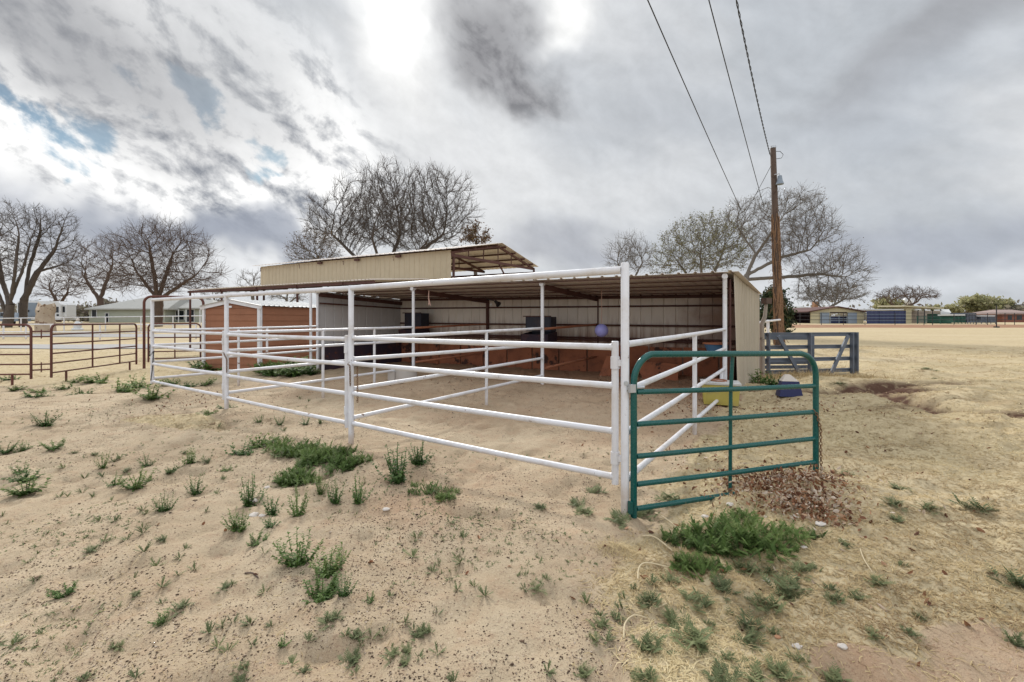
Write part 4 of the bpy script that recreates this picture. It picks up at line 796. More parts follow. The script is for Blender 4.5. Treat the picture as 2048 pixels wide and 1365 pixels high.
bush('far_tree', 'brown bare thicket behind the grey roofed house', [(230, 622, 55, 18), (170, 625, 40, 16)], 105, M['farbrush'], 34, 3500, .4, (200, 645), clump=.3)
bush('far_tree', 'brown bare thicket at the far right edge of the photo', [(2035, 624, 34, 12), (1990, 632, 30, 8)], 145, M['farbrush'], 35, 2500, .45, (2030, 645), clump=.3)
r = np.random.default_rng(5); cs = []; tn = []
for k in range(420):
    a = r.uniform(-1.02, 1.02); dd = r.uniform(190, 260); h_ = r.uniform(3, 6.5); w_ = r.uniform(5, 11); m_ = 70; c = np.array([math.sin(a)*dd*1.15, math.cos(a)*dd, 1.4+h_*.5]); cs.append(c+r.normal(size=(m_, 3))*np.array([w_*.5, 3, h_*.30])); tn.append(np.full(m_, np.clip(r.random(), 0, 1)))
cs = np.concatenate(cs); tn = np.concatenate(tn); n = len(cs); a = r.normal(size=(n, 3)); a /= np.linalg.norm(a, axis=1, keepdims=True); b = np.cross(a, r.normal(size=(n, 3))); b /= np.linalg.norm(b, axis=1, keepdims=True); s_ = .45+.55*r.random((n, 1))
tag(np_obj('treeline', np.stack([cs-a*s_, cs+b*s_*.6, cs+a*s_, cs-b*s_*.6], 1).reshape(-1, 3), np.arange(4*n).reshape(n, 4), M['farbrush'], tint=np.repeat(np.clip(tn+r.normal(size=n)*.15, 0, 1), 4)), 'low brown and olive tree line along the horizon', 'tree line', kind='stuff')

# ------------------------------------------------------------------ far left: house, trailer, stump, fences
def gz(px, d): x = (px-1024)*d/F; return hz(x, d)
def bx(px0, px1, y0, y1, d, dep):
    a, b = P(px0, y1, d), P(px1, y0, d); return V3(((a.x+b.x)/2, d+dep/2, (a.z+b.z)/2)), (b.x-a.x, dep, b.z-a.z)
d = 78; hs = thing('house', 'low pale green house with a grey hip roof behind the mulberry', 'house', (P(270, 645, d).x, d, gz(270, d)))
c, s_ = bx(178, 330, 618, 650, d, 9); part(hs, 'wall', MB().box(c, s_), M['palewall']); c, s_ = bx(332, 415, 618, 650, d+2.5, 7); part(hs, 'wall', MB().box(c, s_), M['palewall'])
def hip(x0, x1, ye, yr, rx0, rx1, d, dep, ov=.5):
    a, b = P(x0, ye, d-ov), P(x1, ye, d-ov); e0, e1 = V3((a.x, d-ov, a.z)), V3((b.x, d-ov, a.z)); f0, f1 = e0+V3((0, dep+2*ov, 0)), e1+V3((0, dep+2*ov, 0)); r0, r1 = P(rx0, yr, d), P(rx1, yr, d); r0.y = r1.y = d+dep/2; dn = V3((0, 0, .22))
    return MB().add([e0, e1, f1, f0, r0, r1, e0-dn, e1-dn, f1-dn, f0-dn], [(0, 1, 5, 4), (1, 2, 5), (2, 3, 4, 5), (3, 0, 4), (0, 6, 7, 1), (1, 7, 8, 2), (2, 8, 9, 3), (3, 9, 6, 0), (9, 8, 7, 6)])
part(hs, 'roof', hip(168, 336, 617.5, 592, 252, 330, d, 9), M['shingle'], angle=10); part(hs, 'roof', hip(326, 424, 616, 598, 345, 400, d+2.5, 7), M['shingle'], angle=10)
for x0, x1, y0, y1, dd, nm in ((184, 193, 620, 634, d, 'window'), (211, 217, 627, 645, d, 'door'), (352, 368, 622, 640, d+2.5, 'window'), (374, 388, 620, 644, d+2.5, 'door')):
    c, s_ = bx(x0, x1, y0, y1, dd-.06, .06); f_ = part(hs, nm, MB().box(c, s_), M['glass']); fm = MB()
    hw, hh = s_[0]/2+.04, s_[2]/2+.04
    for sx in (-1, 1): fm.box(c+V3((sx*hw, -.02, 0)), (.08, .1, s_[2]+.16)); fm.box(c+V3((0, -.02, sx*hh)), (s_[0], .1, .08))
    part(hs, nm+'_frame', fm, M['rv'])
for px in (330, 357, 372, 400): c = P(px, 630, d+1.6); part(hs, 'porch_post', MB().tube([V3((c.x, c.y, 1.2)), V3((c.x, c.y, 3.6))], .09, 8), M['rv'])
part(hs, 'vent_pipe', MB().tube([P(378, 606, d+5), P(378, 599, d+5)], .12, 8), M['galv'])
d = 72; rv = thing('travel_trailer', 'white travel trailer with dark windows parked behind the bare trees', 'trailer', (P(75, 645, d).x, d, gz(75, d)))
a0, a1 = P(34, 640, d), P(121, 602.5, d); w_ = a1.x-a0.x; z0, z1 = a0.z, a1.z
prof = [(0, 0), (w_, 0), (w_, z1-z0-.55), (w_-.25, z1-z0-.2), (w_-.9, z1-z0-.03), (.4, z1-z0), (0, z1-z0-.25)]; mb = MB(); np_ = len(prof)
mb.add([V3((a0.x+x, d, z0+z)) for x, z in prof]+[V3((a0.x+x, d+2.6, z0+z)) for x, z in prof], [tuple(range(np_)), tuple(range(2*np_-1, np_-1, -1))]+[(i, np_+i, np_+(i+1) % np_, (i+1) % np_) for i in range(np_)]); part(rv, 'body', mb, M['rv'], angle=20)
c, s_ = bx(50, 73, 606, 634, d-.12, .2); part(rv, 'side_panel', MB().box(c, s_), M['rvblue']); c, s_ = bx(36, 44, 606, 626, d-.1, .12); part(rv, 'window', MB().box(c, s_), M['glass']); c, s_ = bx(51, 57, 620, 624, d-.22, .08); part(rv, 'window', MB().box(c, s_), M['glass']); c, s_ = bx(110, 116.5, 614, 625.5, d-.06, .06); part(rv, 'window', MB().box(c, s_), M['glass']); c, s_ = bx(113, 117, 629, 632.5, d-.06, .06); part(rv, 'hatch', MB().box(c, s_), M['glass'])
sl_c, sl_s = bx(122, 133, 610, 634, d+.4, 1.6); so = part(rv, 'slide_out', MB().box(sl_c, sl_s), M['rv']); c, s_ = bx(123, 129, 613.5, 625, d+.33, .06); part(rv, 'window', MB().box(c, s_), M['glass'])
for px in (60, 70): c = P(px, 598.5, d+1.2); part(rv, 'roof_vent', MB().box(V3((c.x, c.y, z1+.12)), (.6, .6, .25)), M['rv'])
for px in (85, 95): c = P(px, 642, d-.02); wh = MB().tube([V3((c.x, d-.1, z0-.02)), V3((c.x, d+.2, z0-.02))], .36, 14); part(rv, 'wheel', wh, M['wire'])
d = 68; cv = thing('pickup_truck', 'dark blue grey pickup half hidden behind the leftmost tree trunk', 'truck', (P(10, 645, d).x, d, gz(10, d))); a0 = P(-25, 641, d); q0 = a0.x; zz = gz(10, d)
prof = [(0, .5), (4.6, .5), (4.6, 1.1), (3.6, 1.25), (3.0, 1.85), (1.9, 1.9), (1.7, 1.2), (0, 1.2)]; np_ = len(prof); mb = MB().add([V3((q0+x, d, zz+z)) for x, z in prof]+[V3((q0+x, d+1.9, zz+z)) for x, z in prof], [tuple(range(np_)), tuple(range(2*np_-1, np_-1, -1))]+[(i, np_+i, np_+(i+1) % np_, (i+1) % np_) for i in range(np_)]); part(cv, 'body', mb, M['rvblue'], angle=20)
part(cv, 'window', MB().hexa([V3((q0+1.95, d-.03, zz+1.28)), V3((q0+3.2, d-.03, zz+1.28)), V3((q0+3.2, d+.03, zz+1.28)), V3((q0+1.95, d+.03, zz+1.28)), V3((q0+2.0, d-.03, zz+1.78)), V3((q0+2.9, d-.03, zz+1.78)), V3((q0+2.9, d+.03, zz+1.78)), V3((q0+2.0, d+.03, zz+1.78))]), M['glass'])
for x in (.9, 3.7): part(cv, 'wheel', MB().tube([V3((q0+x, d-.08, zz+.36)), V3((q0+x, d+.25, zz+.36))], .37, 14), M['wire'])
d = 46; sb = P(92, 654, d); sb.z = gz(92, d)-.1; mb = MB(); h_ = 2.7; n = 18; rr = random.Random(2); rings = []
for i in range(9):
    t = i/8; rd = lerp(.86, .66, t)+(.10 if t > .8 else 0); rings.append([V3((sb.x+math.cos(k*2*math.pi/n)*rd*(1+.10*math.sin(k*3+1)+.05*rr.random())-.10*math.sin(t*3), d+math.sin(k*2*math.pi/n)*rd*.85, sb.z+t*h_*(1+(.16*math.sin(k*.9)+.07*math.sin(k*2.3) if i == 8 else 0)))) for k in range(n)])
mb.add([v for rg in rings for v in rg], [(i*n+k, i*n+(k+1) % n, (i+1)*n+(k+1) % n, (i+1)*n+k) for i in range(8) for k in range(n)]+[tuple(8*n+k for k in range(n))]); single('tree_stump', 'tall pale bare stump standing before the white trailer', 'stump', mb, M['stump'], sb, angle=30)
d = 52; sg = P(155, 650, d); sg.z = gz(155, d); g = thing('garden_figure', 'small white garden figure beside the far white fence', 'garden figure', sg)
part(g, 'base', MB().lathe(sg, [(.55, 0), (.55, .18), (.42, .25)], 12), M['rv']); part(g, 'body', MB().lathe(sg+V3((0, 0, .25)), [(.33, 0), (.40, .2), (.32, .5), (.2, .72), (.13, .8)], 12), M['rv']); part(g, 'head', MB().lathe(sg+V3((.03, 0, 1.03)), [(.05, 0), (.17, .1), (.19, .22), (.12, .34), (.03, .38)], 12), M['stone']); part(g, 'arm', MB().tube([sg+V3((.2, -.1, .85)), sg+V3((.5, -.15, .8)), sg+V3((.68, -.15, .95))], .07, 8), M['rv'])
def far_fence(label, d0, d1, px0, px1, ys, posts, mat, r=.045, top=0, name='pipe_fence', lean=0):
    a = P(px0, 640, d0); g = thing(name, label, 'fence', (a.x, d0, hz(a.x, d0)))
    def w(px): t = (px-px0)/(px1-px0); return lerp(d0, d1, t)
    for y0, y1 in ys:
        pts = [P(lerp(px0, px1, i/8), lerp(y0, y1, i/8), w(lerp(px0, px1, i/8))) for i in range(9)]; part(g, 'rail', MB().tube(pts, r, 8), mat)
    for px in posts:
        t = (px-px0)/(px1-px0); q = P(px, lerp(ys[0][0], ys[0][1], t), w(px)); part(g, 'post', MB().tube([V3((q.x, q.y, hz(q.x, q.y)-.2)), V3((q.x, q.y, q.z+top))], r*1.15, 8), mat)
    return g
far_fence('nearer white pipe fence crossing the dry grass beyond the rusty gates', 36, 36, -60, 398, ((649, 650), (664, 665.5)), (-45, 7, 52, 102, 200, 297, 392), M['white'], .05)
far_fence('farther white pipe fence between the gravel drive and the house', 50, 50, -60, 420, ((638, 632),), (-40, 42, 128, 211, 282, 346, 400), M['white'], .05)

# ------------------------------------------------------------------ far right: barns, pens, fence
d = 92; gb_ = thing('gable_barn', 'beige gable barn with a dark doorway on the far side of the field', 'barn', (P(1672, 648, d).x, d, gz(1672, d))); zb = gz(1672, d)-.3
def frontwall(mb, pts, d, th=.25): 
    n = len(pts); mb.add([V3((p.x, d, p.z)) for p in pts]+[V3((p.x, d+th, p.z)) for p in pts], [tuple(range(n)), tuple(range(2*n-1, n-1, -1))]+[(i, n+i, n+(i+1) % n, (i+1) % n) for i in range(n)]); return mb
pk = P(1673, 614.5, d); e0, e1 = P(1612, 625, d), P(1733, 625, d)
mb = MB(); frontwall(mb, [P(1622, 652, d), P(1660, 652, d), P(1660, 624.4, d), P(1622, 624.4, d)], d); frontwall(mb, [P(1695, 652, d), P(1727, 652, d), P(1727, 624.4, d), P(1695, 624.4, d)], d); frontwall(mb, [P(1622, 624.3, d), P(1727, 624.3, d), P(1673, 615, d)], d); part(gb_, 'front_wall', mb, M['cream'])
bk = MB(); frontwall(bk, [P(1622, 652, d), P(1727, 652, d), P(1727, 624, d), P(1673, 615, d), P(1622, 624, d)], d+14); part(gb_, 'rear_wall', bk, M['darkboard'])
rf = MB(); o_ = V3((0, -.5, 0)); lng = V3((0, 15, 0))
for a, b in ((e0, pk), (pk, e1)): rf.hexa([a+o_, b+o_, b+lng, a+lng, a+o_+V3((0, 0, .18)), b+o_+V3((0, 0, .18)), b+lng+V3((0, 0, .18)), a+lng+V3((0, 0, .18))])
part(gb_, 'roof', rf, M['darkrust'])
for x0, x1 in ((1641, 1659), (1696, 1714)): c, s_ = bx(x0, x1, 625.5, 648, d-.2, .1); part(gb_, 'sliding_door', MB().box(c, s_), M['rvblue'])
mb = MB(); 
for y in (633, 638, 642): mb.tube([P(1661, y, d-.3), P(1694, y, d-.3)], .06, 6)
for x in (1661, 1678, 1694): mb.tube([P(x, 632, d-.3), P(x, 648, d-.3)], .07, 6)
part(gb_, 'gate', mb, M['rvblue']); c, s_ = bx(1661, 1694, 634, 650, d+1.4, .3); part(gb_, 'inner_panel', MB().box(c, s_), M['bluesheet'])
d = 112; hr = thing('house', 'grey roofed brick house with an orange chimney left of the far gable barn', 'house', (P(1610, 648, d).x, d, gz(1610, d))); c, s_ = bx(1575, 1640, 624, 650, d, 9); part(hr, 'wall', MB().box(c, s_), M['brick']); part(hr, 'roof', hip(1568, 1652, 624.5, 612.5, 1618, 1632, d, 9), M['shingle'], angle=10); c, s_ = bx(1629, 1637, 604, 616, d+4, 1); part(hr, 'chimney', MB().box(c, s_), M['orangestone'])
for x0, x1 in ((1586, 1594), (1602, 1612)): c, s_ = bx(x0, x1, 629, 640, d-.05, .08); part(hr, 'window', MB().box(c, s_), M['glass'])
d = 90; bw = thing('blue_wall', 'long dark blue sheet metal wall right of the far gable barn', 'wall', (P(1772, 648, d).x, d, gz(1772, d))); a, b = P(1734, 622.5, d), P(1811, 622.5, d); part(bw, 'panel', MB().ribbed(V3((a.x, d, 0)), (1, 0, 0), b.x-a.x, .8, .8, a.z, a.z, (0, -1, 0), .8, .06, .2), M['bluesheet'])
for px in (1734, 1760, 1790, 1811): c = P(px, 635, d-.12); part(bw, 'post', MB().tube([V3((c.x, c.y, .8)), V3((c.x, c.y, a.z+.05))], .06, 6), M['bluesheet'])
for y in (629, 636, 642): part(bw, 'rail', MB().tube([P(1734, y, d-.15), P(1811, y, d-.15)], .04, 6), M['rvblue'])
c, s_ = bx(1728, 1808, 618.5, 621, d+5, 10); part(bw, 'roof_edge', MB().box(c, s_), M['whitesheet'])
d = 95; os_ = thing('open_shelter', 'flat roofed open shelter with a tan end wall beyond the field', 'shelter', (P(1850, 648, d).x, d, gz(1850, d))); c, s_ = bx(1812, 1823, 617, 650, d, 6); part(os_, 'end_wall', MB().box(c, s_), M['cream']); mb = MB(); a, b = P(1809, 614, d-.6), P(1888, 618.5, d-.6)
mb.hexa([a, b, b+V3((0, 7, .2)), a+V3((0, 7, .2)), a+V3((0, 0, .3)), b+V3((0, 0, .3)), b+V3((0, 7, .5)), a+V3((0, 7, .5))]); part(os_, 'roof', mb, M['cream']); c, s_ = bx(1824, 1882, 622, 650, d+6, .2); part(os_, 'rear_wall', MB().box(c, s_), M['grey_timber'])
for px in (1836, 1849, 1865, 1882): c = P(px, 630, d); part(os_, 'post', MB().tube([V3((c.x, d, .8)), V3((c.x, d, 4.0))], .08, 6), M['black'])
for x0, x1 in ((1828, 1835), (1849, 1861), (1869, 1880)): c, s_ = bx(x0, x1, 619.5, 622, d+5.6, .1); part(os_, 'skylight', MB().box(c, s_), M['rv'])
d = 93; ws = thing('small_shed', 'small green shed with a white sloping roof right of the open shelter', 'shed', (P(1892, 648, d).x, d, gz(1892, d))); c, s_ = bx(1881, 1903, 628, 650, d, 3); part(ws, 'wall', MB().box(c, s_), M['darkgreen']); mb = MB(); a, b, c_, e_ = P(1881, 628, d-.15), P(1904, 628, d-.15), P(1898, 619, d+3), P(1881, 619, d+3); dn = V3((0, 0, -.15)); mb.hexa([a+dn, b+dn, c_+dn, e_+dn, a, b, c_, e_]); part(ws, 'roof', mb, M['whitesheet'])
mb = None
for px0, px1, y0, lab, mt, rm in ((1834, 1880, 630, 'dark green stock panels leaning before the open shelter', 'darkgreen', None), (1908, 1930, 629, 'low green pen with a white top right of the small green shed', 'darkgreen', 'whitesheet'), (1934, 1952, 626, 'tall grey stock trailer on the far side of the field', 'grey', 'grey'), (1962, 1990, 631, 'low grey stock trailer beside the dark thin mast', 'grey', 'rv')):
    d = 88; g = thing('stock_pen' if 'trailer' not in lab else 'stock_trailer', lab, 'pen' if 'trailer' not in lab else 'trailer', (P((px0+px1)/2, 648, d).x, d, gz((px0+px1)/2, d)))
    if rm: c, s_ = bx(px0, px1, y0+3, 646, d, 3); part(g, 'side', MB().box(c, s_), M[mt]); c, s_ = bx(px0-.6, px1+.6, y0, y0+2.6, d-.2, 3.3); part(g, 'roof', MB().box(c, s_), M[rm])
    for k in range(5): part(g, 'rail', MB().tube([P(px0, lerp(y0+4, 644, k/4), d-.12), P(px1, lerp(y0+4, 644, k/4), d-.12)], .05, 6), M[mt])
    for k in range(4): px = lerp(px0, px1, k/3); part(g, 'post', MB().tube([P(px, y0+2.7, d-.12), V3((P(px, 0, d).x, d-.12, .7))], .06, 6), M[mt])
d = 118; h2 = thing('house', 'reddish house with a faded pink roof at the far right edge', 'house', (P(2030, 645, d).x, d, gz(2030, d))); c, s_ = bx(2005, 2075, 627, 650, d, 9); part(h2, 'wall', MB().box(c, s_), M['brick']); part(h2, 'roof', hip(2000, 2085, 627.5, 619, 2022, 2062, d, 9), M['pinkroof'], angle=10)
for x0, x1 in ((2016, 2024), (2034, 2044)): c, s_ = bx(x0, x1, 631, 640, d-.05, .08); part(h2, 'window', MB().box(c, s_), M['glass'])
far_fence('long dark pipe fence along the red earth bank across the field', 77, 77, 1594, 2120, ((626.5, 626.5), (632.5, 632.5), (640, 640)), [1600, 1643, 1687, 1730, 1790, 1848, 1865, 1908, 1952, 1975, 2010, 2029, 2060, 2100], M['black'], .04)
q = P(1993, 655, 73); g = thing('mast', 'thin dark mast standing before the far fence at the right', 'pole', (q.x, q.y, hz(q.x, q.y))); part(g, 'pole', MB().tube([V3((q.x, q.y, 0)), V3((q.x, q.y, P(0, 611, 73).z))], .07, 8), M['black']); part(g, 'foot', MB().box(V3((q.x, q.y, hz(q.x, q.y)+.1)), (.5, .5, .25)), M['black'])
q = P(1815, 603, 150); g = thing('water_tank', 'white round water tank seen through the umbrella shaped tree', 'tank', (q.x, q.y, 1.4)); part(g, 'dome', MB().lathe(q, [(1.35*math.sin(t), -1.35*math.cos(t)) for t in np.linspace(.05, math.pi-.05, 12)], 18), M['rv']); part(g, 'tower', MB().tube([V3((q.x, q.y, 1)), q-V3((0, 0, 1.2))], .4, 10), M['rv'])

# ------------------------------------------------------------------ small ground cover and plants
def leafquad(V, T, F_, base, d, up, L, w, bend, tint, segs=3, lobed=False):
    d = d.normalized(); sd = d.cross(up); sd = sd.normalized() if sd.length > 1e-3 else Vector((1, 0, 0)); o = len(V); p = base.copy(); dd = d.copy(); prof = [.35, 1, .85, .12] if segs == 3 else [.5, .9, .1]
    for i in range(segs+1):
        ww = w*prof[i]*.5; V += [tuple(p-sd*ww), tuple(p+sd*ww)]; T += [tint, tint]; p = p+dd*(L/segs); dd = (dd-up*bend).normalized()
    F_ += [(o+2*i, o+2*i+1, o+2*i+3, o+2*i+2) for i in range(segs)]
def weed_upright(seed, stems=9, h=1., spread=.38, leafy=16, ll=.2, ros=1.):
    r = random.Random(seed); V, T, F_ = [], [], []; Z = Vector((0, 0, 1))
    for s in range(stems):
        a = r.random()*6.283; lean = r.random()**.7*spread; hh = h*r.uniform(.35, 1)*(1-.45*lean/spread); d = Vector((math.cos(a)*lean, math.sin(a)*lean, hh)); b = Vector((math.cos(a), math.sin(a), 0))*.06*r.random()
        hx = Vector((math.cos(a), math.sin(a), 0)); sw = r.uniform(-.5, .5); sx_ = Vector((-math.sin(a), math.cos(a), 0))
        def sp_(t): return b+hx*lean*t**.65+sx_*sw*lean*t*t+Z*hh*t**1.25
        o = len(V)
        for i in range(6):
            p = sp_(i/5); ww = .016*(1-.7*i/5); V += [tuple(p-sx_*ww), tuple(p+sx_*ww)]; T += [.2, .2]
        F_ += [(o+2*i, o+2*i+1, o+2*i+3, o+2*i+2) for i in range(5)]
        for k in range(leafy):
            t = ((k+.5)/leafy)**.85; q = sp_(t); aa = r.random()*6.283; ld = Vector((math.cos(aa), math.sin(aa), r.uniform(-.15, .6))); leafquad(V, T, F_, q, ld, Z, ll*r.uniform(.55, 1.2)*(1-.5*t), ll*.46*(1-.4*t), r.uniform(.05, .4), min(1, .12+.6*t+r.uniform(-.15, .25)))
    for k in range(int(stems*3.2)):
        a = r.random()*6.283; leafquad(V, T, F_, Vector((0, 0, .02)), Vector((math.cos(a), math.sin(a), r.uniform(.15, .9))), Z, r.uniform(.22, .42)*h*ros, .075*h*(.6+.4*ros), r.uniform(.15, .4), r.uniform(.05, .5))
    return V, F_, T
def weed_fern(seed, fronds=26, rad=.5, h=.5, pin=11, spread=.04, elmax=1.35, pw=.30):
    r = random.Random(seed); V, T, F_ = [], [], []; Z = Vector((0, 0, 1))
    for s in range(fronds):
        a = r.random()*6.283; el = r.uniform(.12, elmax); L = rad*r.uniform(.6, 1.1); d = Vector((math.cos(a)*math.cos(el), math.sin(a)*math.cos(el), math.sin(el)*h/rad)); pa = r.random()*6.283; pq = r.random()**.5*spread; p = Vector((math.cos(pa)*pq, math.sin(pa)*pq, 0)); bend = r.uniform(.02, .09); sd = d.cross(Z); sd = sd.normalized() if sd.length > .05 else Vector((1, 0, 0)); tn = r.uniform(.0, .75)
        for k in range(pin):
            t = k/pin; q = p; st = L/pin; p = p+d.normalized()*st; d = (d.normalized()-Z*bend)
            for sg in (-1, 1):
                ld = (sd*sg+d.normalized()*.7+Z*r.uniform(-.1, .35)); w = L*.30*math.sin(math.pi*min(1, .18+t*.82))*r.uniform(.75, 1.2); leafquad(V, T, F_, q, ld, Z, w, w*pw, .08, min(1, tn*.75+.45*t), segs=2)
        leafquad(V, T, F_, p, d, Z, L*.15, L*.05, .05, tn, segs=2)
    return V, F_, T
def weed_seedling(seed, n=9, h=1.):
    r = random.Random(seed); V, T, F_ = [], [], []; Z = Vector((0, 0, 1))
    for k in range(n):
        a = r.random()*6.283; el = r.uniform(.25, 1.3); d = Vector((math.cos(a)*math.cos(el), math.sin(a)*math.cos(el), math.sin(el))); L = h*r.uniform(.55, 1.); tn = r.random()*.7; leafquad(V, T, F_, Vector((0, 0, 0)), d, Z, L, .11*h, .12, tn)
        sd = d.cross(Z).normalized()
        for t in (.4, .6, .8):
            for sg in (-1, 1): leafquad(V, T, F_, d*L*t*.95, sd*sg+d*.9, Z, L*.24, L*.07, .1, tn+.1, segs=2)
    return V, F_, T
def proto(data, mat, nm):
    V, F_, T = data; zm = max(v[2] for v in V); V = [(a/zm, b/zm, c/zm) for a, b, c in V]; o = mesh_obj(nm, V, F_, mat, T, smooth=False); me = o.data; bpy.data.objects.remove(o); return me
UP = [proto(weed_upright(40+i, 7+3*(i % 3), 1, .50+.12*(i % 2), 20, .19, .42), M['leaf'], 'upright_weed') for i in range(6)]
UPB = [proto(weed_upright(140+i, 15, 1, .55, 26, .15, .5), M['leaf'], 'bushy_weed') for i in range(3)]
FEB = [proto(weed_fern(180+i, 64, .26, .42, 9, .36, 1.0, .46), M['fern'], 'bushy_feathery_weed') for i in range(3)]
LOW = [proto(weed_upright(60+i, 14, .45, .66, 13, .20, .6), M['leaf'], 'low_weed') for i in range(3)]
FE = [proto(weed_fern(80+i, 30, .5, .42+.1*(i % 2)), M['fern'], 'feathery_weed') for i in range(3)]
SG = [proto(weed_fern(90+i, 30, .34, .50, 8, .22, 1.1, .36), M['sage'], 'sage_weed') for i in range(3)]
SD = [proto(weed_seedling(100+i, 7+i), M['sage'], 'seedling') for i in range(4)]
pr = random.Random(99)
def plant(px, py, hpx, protos, name, label, group=None, cat='weed', sx=1.):
    q = G(px, py); o = bpy.data.objects.new(name, pr.choice(protos)); C.objects.link(o); s = hpx*q.y/F*1.08; o.location = q-V3((0, 0, .006)); o.rotation_euler = (pr.uniform(-.08, .08), pr.uniform(-.08, .08), pr.random()*6.283); o.scale = (s*sx, s*sx, s*pr.uniform(.92, 1.08)); return tag(o, label, cat, group)
gU = 'upright green weeds on the sand'
for px, py, h, sx, lab in (
    (596, 1127, 78, 1.0, 'tall bushy green weed in the centre foreground, spiky stems above a full base'), (655, 1150, 58, 1.1, 'yellowish green weed behind the lowest big clump in the centre foreground'), (640, 1205, 75, 1.15, 'lowest and largest green weed clump in the centre foreground'), (688, 1190, 48, .8, 'small dark weed touching the right side of the lowest big clump'),
    (798, 962, 70, 1.0, 'dense green weed clump below the long front gate'), (838, 928, 48, 1.1, 'thinner weed just behind the dense clump below the long front gate'), (478, 1060, 44, 1.1, 'weed growing around the orange stone'), (500, 1012, 62, .9, 'ragged weed with pale bits of debris at its foot'), (594, 1032, 66, .75, 'slim upright weed above the tall bushy weed'), (545, 1030, 38, .8, 'small weed between the ragged weed and the slim upright weed'), (673, 1006, 52, .8, 'left one of the paired weeds below the feathery green patch'), (715, 1006, 48, .9, 'right one of the paired weeds below the feathery green patch'), (640, 990, 42, .6, 'narrow weed left of the paired weeds'),
    (540, 1054, 34, .8, 'small pale weed right of the orange stone'), (515, 1088, 22, 1.2, 'low weed left of the tall bushy weed'), (740, 1205, 24, 1.0, 'little round weed right of the lowest big clump'), (682, 1130, 45, .3, 'single dark weed stalk right of the yellowish clump'),
    (92, 853, 34, .9, 'upright weed alone on the pale sand at far left'), (52, 988, 34, 1.3, 'wide weed near the left edge, the nearest of a column of three'), (47, 962, 22, 1.5, 'flat middle weed of the column of three near the left edge'), (42, 945, 22, 1.4, 'flat farthest weed of the column of three near the left edge'), (330, 1022, 40, 1.0, 'weed with a side arm in the left middle of the sand'), (392, 988, 40, .8, 'compact weed above and right of the weed with a side arm'), (270, 977, 36, 1.0, 'right weed of a close pair in the left middle of the sand'), (228, 971, 34, .9, 'left weed of a close pair in the left middle of the sand'), (205, 937, 30, .5, 'thin upright stalky weed above the close pair'), (382, 927, 30, .8, 'dark weed in the upper middle of the sand'), (295, 932, 26, .9, 'spiky weed left of the dark weed in the upper middle'), (108, 898, 22, 1.2, 'flattened weed left of the sand centre'), (610, 850, 22, 1.0, 'small weed under the middle bay gate'), (560, 850, 20, .7, 'smaller weed left of the small weed under the middle bay gate'), (518, 845, 16, .8, 'tiny weed nearest the third tall post'), (640, 848, 18, .6, 'tiny weed nearest the second tall post, inside the gate'), (10, 905, 18, 1.4, 'low weed cut by the left edge of the photo'), (46, 902, 20, 1.0, 'low weed beside the one cut by the left edge'), (320, 1245, 26, 1.0, 'small weed in the lower left sand'), (130, 1188, 20, 1.5, 'flat weed low at the far left'), (565, 1290, 20, 1.2, 'single low weed near the bottom of the sand')):
    plant(px, py, h*.98, UPB if h > 38 else UP, 'weed', lab, gU, sx=sx*(.86 if h > 38 else .92))
for px, py, h, sx, lab in ((307, 797, 30, 1.5, 'round dark green bush below the footless corner post'), (200, 765, 20, 1.7, 'round green bush before the rusty gates'), (520, 893, 26, 1.4, 'leafy low weed upper left of the feathery patch'), (480, 909, 26, 1.3, 'leafy low weed left end of the feathery patch'), (275, 776, 28, 1.3, 'loose weed left of the round dark green bush'), (240, 783, 20, 1.5, 'thin weed patch farther left of the round dark green bush'), (160, 790, 18, 1.4, 'sparse weed left of the thin weed patch'), (65, 795, 12, 2.2, 'flat weed spread before the left rusty gate'), (85, 785, 11, 2.0, 'flat weed patch right beside the one before the left rusty gate'), (300, 962-0, 14, 1.0, 'tiny leafy weed beside the close pair of weeds'),
    (395, 738, 22, 1.6, 'weed clump at the left corner of the brown storage shed'), (432, 740, 22, 1.5, 'weed clump in front of the brown storage shed gable'), (455, 942, 12, 1.8, 'flat narrow weed left of the feathery patch'), (340, 945, 12, 1.8, 'flat narrow weed in the middle left sand'),
    (20, 760, 12, 1.8, 'low weed under the left rusty gate'), (130, 778, 13, 1.8, 'low weed before the first leg of the two upright rusty gate'), (255, 785, 20, 1.5, 'leafy weed just left of the round dark green bush'), (345, 770, 16, 1.6, 'leafy weed inside the far bay behind its lowest rail'), (372, 776, 14, 1.6, 'low weed right of the leafy weed inside the far bay'), (410, 770, 12, 1.6, 'low weed inside the far bay nearest the third tall post'), (150, 765, 10, 1.8, 'tiny low weed under the two upright rusty gate'), (30, 780, 10, 2., 'flat weed left of the first rusty gate foot'), (450, 818, 9, 2., 'flat weed at the foot of the third tall post'), (410, 832, 12, 2.2, 'flat green weed in the straw patch by the third tall post'),
    (1515, 772, 34, 1.1, 'bright green weed at the foot of the tan shed wall'), (1545, 774, 26, 1.2, 'low green weed right of the one at the tan shed wall'), (1500, 762, 24, .9, 'small green weed tucked against the tan shed wall')):
    plant(px, py, h, LOW, 'low_weed', lab, 'low leafy weeds', sx=sx*.52)
for i in range(26): # green strip seen beyond the left fence
    px = 525+pr.random()*100; plant(px, 748-(px-525)*.03+pr.uniform(-9, 6), pr.uniform(16, 26), LOW, 'low_weed', 'green weed in the strip along the right side of the brown storage shed', 'weeds along the storage shed', sx=.8)
gF = 'feathery green weeds'
k = 0
